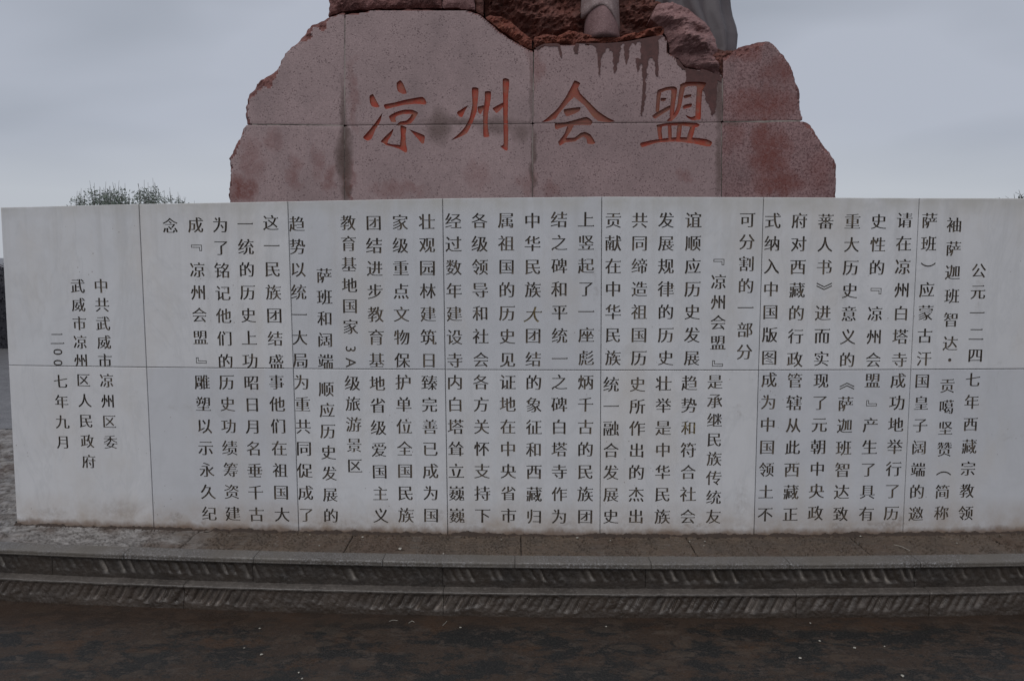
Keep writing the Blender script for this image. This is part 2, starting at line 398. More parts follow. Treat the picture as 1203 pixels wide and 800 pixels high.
# ------------------------------------------------------------------ inscribed wall: glyphs
_gc = bpy.data.curves.new('glyph_source', 'FONT')
_go = bpy.data.objects.new('glyph_source', _gc)
COL.objects.link(_go)
def glyph_loops(ch):
    """outlines of one character, pushed towards the look of carved book type: thin level strokes, full upright ones,
    a small triangle where a level stroke ends at the right"""
    _gc.body = ch
    dg = bpy.context.evaluated_depsgraph_get(); dg.update()
    cu = _go.to_curve(dg)
    loops = []
    for s in cu.splines:
        P = s.bezier_points; n = len(P); pts = []
        for i in range(n):
            a, b = P[i], P[(i+1) % n]
            A, B, C, D = a.co.xy, a.handle_right.xy, b.handle_left.xy, b.co.xy
            L = (D-A).length
            straight = abs((B-A).cross(D-A)) < 1e-5 and abs((C-A).cross(D-A)) < 1e-5
            k = 1 if straight or L < .02 else (2 if L < .12 else 4)
            for j in range(k):
                t = j/k
                q = A*(1-t)**3+B*3*t*(1-t)**2+C*3*t*t*(1-t)+D*t**3
                if not pts or (pts[-1]-q).length > .004: pts.append(q)
        if len(pts) > 2 and (pts[0]-pts[-1]).length < .004: pts.pop()
        if len(pts) >= 3: loops.append(pts)
    _go.to_curve_clear()
    if not loops: return []
    def area(l): return sum(l[i].cross(l[(i+1) % len(l)]) for i in range(len(l)))/2
    big = max(loops, key=lambda l: abs(area(l)))
    sg = 1 if area(big) > 0 else -1
    res = []
    for l in loops:
        n = len(l); o = []
        for i in range(n):
            p, q, r = l[i-1], l[i], l[(i+1) % n]
            e1, e2 = (q-p).normalized(), (r-q).normalized()
            n1 = Vector((e1.y, -e1.x))*sg; n2 = Vector((e2.y, -e2.x))*sg
            def amt(v): return .022*abs(v.x)-.0125*abs(v.y)**2 if ch not in '0A3·『』《》（）' else .004
            a1, a2 = amt(n1), amt(n2)
            den = 1+n1.dot(n2)
            if den > .35: off = (n1+n2)/den*((a1+a2)/2)
            else: off = (n1*a1+n2*a2)*.5
            # exact offset for square corners
            cr = n1.cross(n2)
            if abs(cr) > .6:
                dx = (a1*n2.y-a2*n1.y)/cr; dy = (n1.x*a2-n2.x*a1)/cr
                v = Vector((dx, dy))
                if v.length < .04: off = v
            o.append(q+off)
        # end triangles
        if ch not in '0A3·（）『』《》':
            out_ = []
            for i in range(n):
                p, q, r, s_ = l[i-1], l[i], l[(i+1) % n], l[(i+2) % n]
                e = r-q
                out_n = Vector((e.y, -e.x))*sg
                short = .04 < e.length < .10 and out_n.normalized().x > .97
                pre, post = (q-p), (s_-r)
                if short and abs(pre.y) < .12*abs(pre.x) and abs(post.y) < .12*abs(post.x) and abs(pre.x) > .09 and abs(post.x) > .09:
                    a, b = o[i], o[(i+1) % n]
                    top_first = a.y > b.y
                    if top_first:
                        out_ += [Vector((a.x-.085, a.y)), Vector((a.x-.035, a.y+.040)), Vector((a.x+.006, a.y-.004))]
                    else:
                        out_.append(a)
                    o[(i+1) % n] = b
                    if not top_first:
                        l_next_ins = [Vector((b.x+.006, b.y-.004)), Vector((b.x-.035, b.y+.040)), Vector((b.x-.085, b.y))]
                        out_.append(('next', l_next_ins))
                else:
                    out_.append(o[i])
            fin = []; pend = None
            for it in out_:
                if isinstance(it, tuple): pend = it[1]; continue
                if pend is not None:
                    fin += pend; pend = None; continue
                fin.append(it)
            if pend is not None: fin = pend+fin[1:]
            o = fin
        res.append(o)
    xs = [p.x for l in res for p in l]; ys = [p.y for l in res for p in l]
    return res
_cache = {}
def glyph(ch):
    """(flat verts, flat faces, prism verts, prism faces) in em units centred on the em box"""
    if ch in _cache: return _cache[ch]
    rot = ch in '『』《》（）3A0'
    loops = glyph_loops(ch)
    if ch in '3A0『』':
        xs = [p.x for l in loops for p in l]; ys = [p.y for l in loops for p in l]
        c = Vector(((min(xs)+max(xs))/2, (min(ys)+max(ys))/2))
    elif ch == '·':
        c = Vector((.5, .35)); loops = [[Vector((.5+.13*math.cos(a*.7854), .35+.13*math.sin(a*.7854))) for a in range(8)]]
    else: c = Vector((.5, .35))
    P, E_, loops2 = [], [], []
    for l in loops:
        n0 = len(P); L2 = []
        for p in l:
            x, y = p.x-c.x, p.y-c.y
            if rot: x, y = y, -x
            if ch in '（）': y += .17 if ch == '（' else -.17
            L2.append((x, y)); P.append(Vector((x, y)))
        loops2.append(L2)
        E_ += [(n0+k, n0+(k+1) % len(l)) for k in range(len(l))]
    vo, eo, fo, *_r = delaunay_2d_cdt(P, E_, [], 0, 1e-4)
    def wind(x, y):
        w = 0
        for l in loops2:
            for k in range(len(l)):
                x1, y1 = l[k-1]; x2, y2 = l[k]
                if (y1 > y) != (y2 > y):
                    if x < (x2-x1)*(y-y1)/(y2-y1)+x1: w += 1 if y2 > y1 else -1
        return w
    F_ = []
    for f in fo:
        cx = sum(vo[k].x for k in f)/3; cy = sum(vo[k].y for k in f)/3
        if wind(cx, cy) != 0: F_.append(tuple(f))
    used = sorted({k for f in F_ for k in f}); mp = {k: q for q, k in enumerate(used)}
    V2 = [(vo[k].x, vo[k].y, 0) for k in used]; F_ = [tuple(mp[k] for k in f) for f in F_]
    ed = {}
    for f in F_:
        for k in range(3):
            a, b = f[k], f[(k+1) % 3]
            if (b, a) in ed: del ed[(b, a)]
            else: ed[(a, b)] = 1
    n_ = len(V2)
    pv = [(x, y, .5) for x, y, _z in V2]+[(x, y, -.5) for x, y, _z in V2]
    pf = list(F_)+[tuple(n_+k for k in reversed(f)) for f in F_]+[(b, a, n_+a, n_+b) for (a, b) in ed]
    res = [V2, F_, pv, pf, True]
    _cache[ch] = res
    return res

# columns: (text, first character centre, last character centre, em in metres), photo pixels; U = upper panels, L = lower panels
TXT = [
 ('公元一二四', (1149.8,318.6), (1145.8,418), 80), ('七年西藏宗教领', (1143,446.6), (1134.5,603), 81),
 ('袖萨迦班智达', (1121,265), (1116.3,404), 80), ('·', (1115.7,423), (1115.7,423), 80), ('贡噶坚赞（简称', (1113,453.6), (1106,603), 80),
 ('萨班）应蒙古汗', (1092,260), (1085.4,422), 81), ('国皇子阔端的邀', (1083.5,448), (1076,604), 81),
 ('请在凉州白塔寺', (1062.6,259.5), (1056.4,423.3), 82), ('成功地举行了历', (1055,447.5), (1047,603), 82),
 ('史性的『凉州会', (1032.2,261), (1025.8,423.3), 82), ('盟』产生了具有', (1025,447.5), (1017.7,604), 82),
 ('重大历史意义的', (1001.4,261), (995,423.3), 82), ('《萨迦班智达致', (994.6,449), (987.4,604), 82),
 ('蕃人书》进而实', (970,261), (964.8,422), 82), ('现了元朝中央政', (964.6,447.5), (957.9,603), 82),
 ('府对西藏的行政', (939,260), (933.7,422.8), 82), ('管辖从此西藏正', (933.7,447.5), (928.3,604.5), 82),
 ('式纳入中国版图', (907.7,260), (903.6,420.6), 82), ('成为中国领土不', (903.4,446.6), (898.8,604.5), 82),
 ('可分割的一部分', (878,259), (874.5,414), 82),
 ('『凉州会盟』', (844.5,308), (843,427), 80), ('是承继民族传统友', (840,449), (838,607), 80),
 ('谊顺应历史发展', (814.5,259.5), (812.5,421), 83), ('趋势', (810,450.5), (809.4,476.6), 83), ('和', (809,503), (809,503), 80), ('符合社会', (808.6,529), (808,607), 83),
 ('发展规律的历史', (782.5,259.5), (782,421), 83), ('壮举是中华民族', (779.5,451), (778,607), 83),
 ('共同缔造祖国历', (751.5,259.5), (750.5,421), 83), ('史所作出的杰出', (749,452), (747,607), 83),
 ('贡献在中华民族', (720.5,259.5), (720,421), 83), ('统一融合发展史', (718,452), (717.5,607), 83),
 ('上竖起了一座彪', (688.3,258.8), (688.8,421), 83), ('炳千古的民族团', (688,449.5), (687.5,607), 83),
 ('结之碑和平统一', (656.8,258.8), (657.5,422), 83), ('之碑白塔寺作为', (657,449.5), (657,607), 83),
 ('中华民族', (625.5,260), (626,341), 83), ('大', (626.4,370), (626.4,370), 84), ('团结', (626.3,395), (626.5,422.5), 83), ('的象征和西藏归', (627,450), (627.5,607), 83),
 ('属祖国的历史见', (594.5,259.5), (596.3,423), 83), ('证地在中央省市', (596.3,449.5), (597.5,606), 83),
 ('各级领导和社会', (563.3,260), (565,423), 83), ('各方关怀支持下', (565,449.5), (567,606), 83),
 ('经过数年建设寺', (532.5,260.5), (534.3,423.8), 83), ('内白塔耸立巍巍', (534.5,449.5), (536.8,606), 83),
 ('壮观园林建筑日', (501.3,261.3), (503.8,423.8), 83), ('臻完善已成为国', (504.3,450), (506.5,605.5), 83),
 ('家级重点文物保', (470,262), (472.5,423.8), 83), ('护单位全国民族', (473.8,449.5), (477,605.5), 83),
 ('团结进步教育基', (439,262.5), (442.5,423.8), 83), ('地省级爱国主义', (443.3,451), (447.5,606), 83),
 ('教育基地国家', (408.8,262.5), (411.8,384.5), 81), ('3A', (412,410), (412.3,426), 74), ('级旅游景区', (414,450.5), (416.8,547.5), 81),
 ('萨班和阔端', (380.8,324.5), (382.5,425), 81), ('顺应历史发展的', (383.3,457.5), (388.8,606), 81),
 ('趋势以统一大局', (348.8,263.8), (353,423.8), 83), ('为重共同促成了', (354.3,449.5), (360,605), 83),
 ('这一民族团结盛', (318,262.5), (324.4,425.6), 83), ('事他们在祖国大', (324.8,449.4), (331.4,604.5), 83),
 ('一统的历史上功', (288,264), (293.8,424.4), 83), ('昭日月名垂千古', (295.4,450), (301.4,604.5), 83),
 ('为了铭记他们的', (258.8,265), (265,425), 83), ('历史功绩筹资建', (266.3,449.4), (273.5,603.6), 83),
 ('成『凉州会盟』', (229.7,265), (236.5,423.4), 82), ('雕塑以示永久纪', (237.5,449.4), (246,603.6), 83),
 ('念', (200,266), (200,266), 83),
 ('中共武威市', (118.8,336.6), (123.4,424.4), 78), ('凉州区委', (125.4,447.6), (129.9,519.6), 78),
 ('武威市凉州', (91.3,336.6), (95.3,424.4), 78), ('区人民政府', (98,447), (104.4,542.4), 78),
 ('二', (67.2,398.4), (67.2,398.4), 80), ('00', (68,413.5), (68.2,426.2), 70), ('七年九月', (71.4,448.5), (74.4,519.6), 78),
]

wall = tag(empty('inscribed_wall', (UC, Y0+.1, ZT)), 'long low white marble wall carved with columns of Chinese text in front of the pink granite pedestal', 'memorial wall')
# body of the wall behind the facing panels
T = .20
uL, uR = on_wall(0, 244)[0]+.004, SEAM_U[-1]
vs = []
cu_ = [SEAM_U[0]+.03]+SEAM_U[1:-1]+[SEAM_U[-1]-.03]
for u in cu_:
    y = wall_y(u)
    vs += [(u, y+.018, ZT-.02), (u, y+.018, WALL_TOP-.03), (u, y+T, WALL_TOP-.03), (u, y+T, ZT-.02)]
fs = []
for i in range(len(cu_)-1):
    a, b = 4*i, 4*i+4
    for j in range(4):
        fs.append((a+j, b+j, b+(j+1) % 4, a+(j+1) % 4))
fs += [(0, 1, 2, 3), tuple(4*(len(cu_)-1)+j for j in (3, 2, 1, 0))]
link('wall_core', mesh('wall_core', vs, fs), [MORTAR], wall)

def boolean(obj, cutter_me, solver):
    co = bpy.data.objects.new('cutter', cutter_me); COL.objects.link(co)
    md = obj.modifiers.new('b', 'BOOLEAN'); md.operation = 'DIFFERENCE'; md.object = co; md.solver = solver
    if hasattr(md, 'material_mode'): md.material_mode = 'INDEX'
    dg = bpy.context.evaluated_depsgraph_get(); dg.update()
    nm = bpy.data.meshes.new_from_object(obj.evaluated_get(dg))
    obj.modifiers.clear()
    ok = len(nm.polygons) != len(obj.data.polygons) and len(nm.polygons) > .8*len(obj.data.polygons)
    if obj.name.startswith('granite'): print('cut', obj.name, solver, len(obj.data.polygons), len(nm.polygons))
    if ok:
        old = obj.data; mats = list(old.materials)
        idx = np.zeros(len(nm.polygons), dtype=np.int32); nm.polygons.foreach_get('material_index', idx)
        nm.materials.clear()
        for m_ in mats: nm.materials.append(m_)
        nm.polygons.foreach_set('material_index', np.minimum(idx, len(mats)-1))
        obj.data = nm
    bpy.data.objects.remove(co)
    return ok

panels = {}
GAP = .0016
def seam_pt(i, y):
    yt, yb = 238, 622
    t = (y-yt)/(yb-yt)
    return SEAM_T[i]+(SEAM_B[i]-SEAM_T[i])*t
for i in range(7):
    for row in range(2):
        def corner(si, z):
            y = 434
            for _ in range(6):
                p = on_wall(seam_pt(si, y), y)
                y += (p[2]-z)*F/4.1
            return p[0]
        zmid = on_wall(600, 434.5)[2]
        z0, z1 = (zmid+GAP, WALL_TOP) if row == 0 else (ZT-.012, zmid-GAP)
        g = [corner(i, z0)+GAP, corner(i, z1)+GAP, corner(i+1, z1)-GAP, corner(i+1, z0)-GAP]
        zl, zr = (TOP_Z[i], TOP_Z[i+1]) if row == 0 else (z1, z1)
        P = [(g[0], z0), (g[1], zl), (g[2], zr), (g[3], z0)]
        j = random.uniform(-.0009, .0009)
        c = [(sum(p[0] for p in P)/4), (z0+z1)/2]
        vs = []
        for (dep, ins) in ((0.0, .0022), (.0022, 0), (.030, 0)):
            for (u, z) in P:
                uu = u-math.copysign(ins, u-c[0]); zz = z-math.copysign(ins, z-c[1])
                vs.append((uu, wall_y(min(max(uu, SEAM_U[i]), SEAM_U[i+1]))+dep+j, zz))
        fs = [(0, 3, 2, 1), (8, 9, 10, 11)]
        for L in (0, 4):
            for q in range(4): fs.append((L+q, L+(q+1) % 4, L+4+(q+1) % 4, L+4+q))
        me = mesh('panel', vs, fs)
        bm = bmesh.new(); bm.from_mesh(me); bmesh.ops.recalc_face_normals(bm, faces=bm.faces); bm.to_mesh(me); bm.free()
        o = link('panel', me, [MARBLE[(i*2+row*5+i//3) % 3], PAINT, OCHRE], wall)
        panels[(i, row)] = (o, j)
# coping edge pieces of the body so that the top and the ends read as solid marble
vs, fs = [], []
for u, tz in zip(SEAM_U, TOP_Z):
    y = wall_y(u)
    vs += [(u, y+.0315, WALL_TOP-.032), (u, y+.0315, tz-.001), (u, y+T+.01, tz-.001), (u, y+T+.01, WALL_TOP-.032)]
for i in range(7):
    for q in range(4): fs.append((4*i+q, 4*i+4+q, 4*i+4+(q+1) % 4, 4*i+(q+1) % 4))
fs += [(0, 1, 2, 3), (31, 30, 29, 28)]
link('coping', mesh('coping', vs, fs), [MARBLE[0]], wall)

DEPTH = .0055
cut = {}
for (s, a, b, em) in TXT:
    em = em/1000
    midx = (a[0]+b[0])/2; row = 0 if a[1] < 434 else 1
    ui = on_wall(midx, (a[1]+b[1])/2)[0]
    i = max(0, min(6, int(np.searchsorted(SEAM_U, ui))-1))
    pan, jy = panels[(i, row)]
    FV, FF = [], []
    ct = cut.setdefault((i, row), [[], [], [], False])
    for k, ch in enumerate(s):
        t = k/(len(s)-1) if len(s) > 1 else 0
        px, py = a[0]+(b[0]-a[0])*t, a[1]+(b[1]-a[1])*t
        u, _, z = on_wall(px, py)
        e_ = em*random.uniform(.975, 1.02)*(.86 if ch == '·' else 1)
        sl_ = random.uniform(-.012, .012)
        fv, ff, pv, pf, man = glyph(ch)
        ital = .28 if ch == '大' and len(s) == 1 else 0
        def put(x, y, dy):
            uu = u+e_*(x*math.cos(sl_)-y*math.sin(sl_)+ital*y); zz = z+e_*(y*math.cos(sl_)+x*math.sin(sl_))
            return (uu, wall_y(uu)+jy+dy, zz)
        n0 = len(FV)
        FV += [put(x, y, DEPTH-.0003) for x, y, _z in fv]
        FF += [tuple(n0+q for q in f) for f in ff]
        n0 = len(ct[0])
        ct[0] += [put(x, y, -.003 if zz > 0 else DEPTH) for x, y, zz in pv]
        ct[1] += [tuple(n0+q for q in f) for f in pf]
        ct[2] += [2 if s in ('大', '和') else 1]*len(pf)
    o = link('text_line', mesh('text_line', FV, FF), [OCHRE if s in ('大', '和') else PAINT], pan)
for key, (v, f, mi, _) in cut.items():
    me = mesh('cut', v, f, mi=mi)
    bm = bmesh.new(); bm.from_mesh(me); bmesh.ops.recalc_face_normals(bm, faces=bm.faces)
    nonman = sum(1 for e_ in bm.edges if not e_.is_manifold)
    bm.to_mesh(me); bm.free()
    for m_ in (MARBLE[0], PAINT, OCHRE): me.materials.append(m_)
    o = panels[key][0]
    ok = boolean(o, me, 'MANIFOLD') or boolean(o, me, 'EXACT')
    if not ok:
        print('carving failed', key, nonman)
        for ch_ in o.children: ch_.location.y -= DEPTH+.0008
bpy.data.objects.remove(_go)

# mud and dirt gathered along the foot of the wall
vs, fs = [], []
n = 900
for k in range(n+1):
    u = SEAM_U[0]-.01+(SEAM_U[-1]-SEAM_U[0])*k/n
    h = max(0.0005, .007+.011*fbm(u*7, 3.3, 0, 5)+.008*fbm(u*40, 1.3, 0, 3)); w = .012+.012*abs(fbm(u*9, 8.8, 0, 4))+h
    y = wall_y(u)-.0045
    vs += [(u, y, ZT+h), (u, y-.4*w, ZT+h*.65), (u, y-w, ZT-.004)]
for k in range(n):
    for q in range(2): fs.append((3*k+q, 3*k+q+1, 3*k+4+q, 3*k+3+q))
tag(link('mud_line', mesh('mud_line', vs, fs, smooth=True), [MUD]), 'thin uneven line of brown mud along the foot of the marble wall', kind='stuff')

# ------------------------------------------------------------------ terrace of tooled slabs, edging stones and the two risers
def tool_depth(u, y):
    """pick marks: elongated dimples whose direction changes from zone to zone"""
    zone = math.floor(u/.42+.3*fbm(u, y))
    ang = .80*(1 if zone % 2 else -1)+.35*fbm(u*1.3, 4)
    ca, sa = math.cos(ang), math.sin(ang)
    x1, y1 = (u*ca+y*sa), (-u*sa+y*ca)
    sx, sy = .040, .023
    gy = math.floor(y1/sy); off = hsh(gy, 3)*sx
    gx = math.floor((x1+off)/sx)
    k = gx*57+gy*131
    if hsh(k, 5) < .30: return 0
    cx = (gx+.5+.3*(hsh(k, 1)-.5))*sx-off; cy = (gy+.5+.3*(hsh(k, 2)-.5))*sy
    q = ((x1-cx)/(.38*sx))**2+((y1-cy)/(.34*sy))**2
    return min(1, 2.6*max(0, 1-q))*(.5+.7*hsh(k, 4))
terrace = tag(empty('terrace', (0, Y0-.2, ZT)), 'narrow terrace of pick-tooled stone between wall and steps', kind='structure')
TS = [-4.3, -3.35, -2.86]+[on_z(x, 640, ZT)[0] for x in (215, 408, 612, 812, 1010, 1180)]+[3.5, 4.3]
def edge_y(u): return EDGE_Y+step_bow(u)
def tooled_slab(u0, u1, back):
    nx, ny = max(2, int((u1-u0)/.0048)), 74
    vs, fs, at = [], [], []
    tilt = random.uniform(-.0012, .0012)
    for ix in range(nx+1):
        u = u0+.002+(u1-u0-.004)*ix/nx
        ya, yb = edge_y(u)+.098, back(u)
        for iy in range(ny+1):
            y = ya+(yb-ya)*iy/ny
            ex = min(ix, nx-ix, iy if back(u) < 5 else iy)
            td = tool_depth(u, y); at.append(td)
            z = ZT+tilt-.018*td+.0030*fbm(u*14, y*14, 0, 4)+.0015*fbm(u*60, y*60, 3, 2)
            if min(ix, nx-ix) == 0 or iy == 0: z -= .006
            vs.append((u, y, z))
    for ix in range(nx):
        for iy in range(ny):
            a = ix*(ny+1)+iy
            fs.append((a, a+ny+1, a+ny+2, a+1))
    return mesh('paving_slab', vs, fs, smooth=True, attr=at)
for i in range(len(TS)-1):
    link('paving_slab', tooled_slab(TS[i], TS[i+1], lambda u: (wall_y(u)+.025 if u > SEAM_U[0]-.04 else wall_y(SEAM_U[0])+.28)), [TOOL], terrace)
# slabs that run back past the wall's left end
for (v0, v1) in ((.285, .9), (.905, 1.6), (1.605, 2.4)):
    for (a, b) in ((-4.3, -3.35), (-3.346, -2.3)):
        nx, ny = 110, 46
        vs, fs, at = [], [], []
        for ix in range(nx+1):
            u = a+(b-a)*ix/nx
            for iy in range(ny+1):
                y = wall_y(SEAM_U[0])+v0+(v1-v0)*iy/ny
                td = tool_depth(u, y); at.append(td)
                z = ZT-.016*td+.0035*fbm(u*12, y*12, 0, 4)
                if ix in (0, nx) or iy in (0, ny): z -= .008
                vs.append((u, y, z))
        for ix in range(nx):
            for iy in range(ny):
                q = ix*(ny+1)+iy
                fs.append((q, q+ny+1, q+ny+2, q+1))
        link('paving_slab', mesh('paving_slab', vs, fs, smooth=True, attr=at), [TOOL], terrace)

steps = tag(empty('stone_steps', (0, EDGE_Y, 0)), 'low dark wet stone steps with slanting chisel grooves below the marble wall', 'steps')
def profile_stone(u0, u1, prof, res, disp=None):
    """sweep of a cross-section (offset y, z) along the bowed line; disp(u, s, z) pushes points out (+) or in (-)"""
    nx = max(2, int((u1-u0)/res)); vs, fs, at = [], [], []
    m_ = len(prof)
    for ix in range(nx+1):
        u = u0+(u1-u0)*ix/nx
        endc = .0022 if ix in (0, nx) else 0
        for (oy, z, k) in prof:
            dy, dz, w = disp(u, oy, z, k) if disp else (0, 0, 0)
            vs.append((u, edge_y(u)+oy+dy+endc, z+dz-endc*.5)); at.append(w)
    for ix in range(nx):
        for j in range(m_-1):
            a = ix*m_+j
            fs.append((a, a+1, a+m_+1, a+m_))
    n0 = len(vs)
    fs.append(tuple(reversed(range(m_)))); fs.append(tuple(nx*m_+j for j in range(m_)))
    return mesh('stone', vs, fs, smooth=False, attr=at)
def gouge(u, z, zlo, zhi, slope, sp, seed):
    """slanting chisel grooves: returns (depth, pale streak amount)"""
    tt = (z-zlo)/(zhi-zlo)
    s = (u-slope*(z-zlo))/sp+.25*fbm(u*3, seed)
    g, w = 0, 0
    for k in (math.floor(s)-1, math.floor(s), math.floor(s)+1):
        r = hsh(k, seed)
        c = k+.5+.35*(hsh(k, seed+1)-.5)
        wd = .17+.16*hsh(k, seed+2)
        top = .88+.1*hsh(k, seed+3); bot = .16+.25*hsh(k, seed+4)
        wz = max(0, min(1, (top-tt)/.12))*max(0, min(1, (tt-bot)/.15))
        p = math.exp(-((s-c)/wd)**2)*wz
        big = .25+.9*max(0, min(1, .45+1.3*fbm(u*1.6, seed+9)))
        g += p*(.35+r)*big
        side = math.exp(-((s-c+.10)/(wd*.55))**2)*wz
        w += side*max(0, r-.3)*big*big*2.2  # pale flank streak: worn stone plus caught light, put into the colour
    return g, min(1, w)
def edging_disp(u, oy, z, k):
    n_ = .0011*fbm(u*45, oy*45, z*45, 3)+.0012*fbm(u*6, 2.2)
    return (n_ if k == 2 else 0, n_ if k in (0, 1) else 0, 0)
def smoothstep(x): x = max(0, min(1, x)); return x*x*(3-2*x)
zE = .2105
prof_edge = [(.098, zE, 3), (.098, ZT+.001, 0)]+[(.098-.012*i, ZT+.002, 0) for i in range(1, 8)]+[(.004, ZT+.0015, 1), (0, ZT-.002, 2), (-.001, ZT-.008, 2), (0, ZT-.014, 2), (-.001, ZT-.020, 2), (.002, zE, 3)]
ES = [-4.3, -3.7]+[on_z(x, 662, ZT)[0] for x in (-60, 130, 292, 448, 605, 765, 928, 1083, 1250)]+[3.5, 4.2]
for i in range(len(ES)-1):
    o = link('edging_stone', profile_stone(ES[i]+.0012, ES[i+1]-.0012, prof_edge, .006, edging_disp), [EDGE], steps)
zR0, zR1 = .114, zE+.002
def up_disp(u, oy, z, k):
    if k != 1: return (0, 0, 0)
    g_, w = gouge(u, z, zR0, zR1, -.42, .047, 11)
    return (.014*g_+.003*fbm(u*9, z*12, 5, 4)+.0012*fbm(u*70, z*70, 5, 2), 0, w*.85)
prof_up = [(.085, zR1-.003, 0)]+[(.012, zR1-.003-(zR1-zR0-.003)*i/17, 1) for i in range(18)]
US = [-4.3, -3.2]+[on_z(x, 690, zR0)[0] for x in (40, 292, 520, 758, 1075)]+[3.4, 4.2]
for i in range(len(US)-1):
    link('riser_stone', profile_stone(US[i]+.001, US[i+1]-.001, prof_up, .0055, up_disp), [RISER], steps)
LY = -.046
def low_disp(u, oy, z, k):
    if k == 2: return (.002*fbm(u*7, 9), .0016*fbm(u*30, oy*30, 1, 3), 0)
    if k != 1: return (0, .0016*fbm(u*25, oy*25, 1, 3), 0)
    g_, w = gouge(u, z, 0.0, .108, .55, .043, 31)
    return (.017*g_+.004*fbm(u*7, z*12, 15, 4)+.0014*fbm(u*70, z*70, 5, 2), 0, w)
prof_ledge = [(.06, zR0-.001, 0)]+[(.06-.011*i, zR0-.001, 0) for i in range(1, 9)]+[(LY-.001, zR0-.003, 2), (LY-.003, zR0-.006, 2), (LY-.002, zR0-.0125, 2), (.06, zR0-.0125, 3)]
prof_low = [(.05, zR0-.014, 0)]+[(LY+.002-.008*(smoothstep(i/20)), zR0-.014-(zR0-.012)*i/20, 1) for i in range(21)]
LS = [-4.3, -2.9]+[on_z(x, 697, zR0)[0] for x in (205, 520, 936, 1095)]+[3.4, 4.2]
for i in range(len(LS)-1):
    link('ledge_stone', profile_stone(LS[i]+.0012, LS[i+1]-.0012, prof_ledge, .008, low_disp), [LEDGE], steps)
    link('base_stone', profile_stone(LS[i]+.001, LS[i+1]-.001, prof_low, .0055, low_disp), [LOWER], steps)

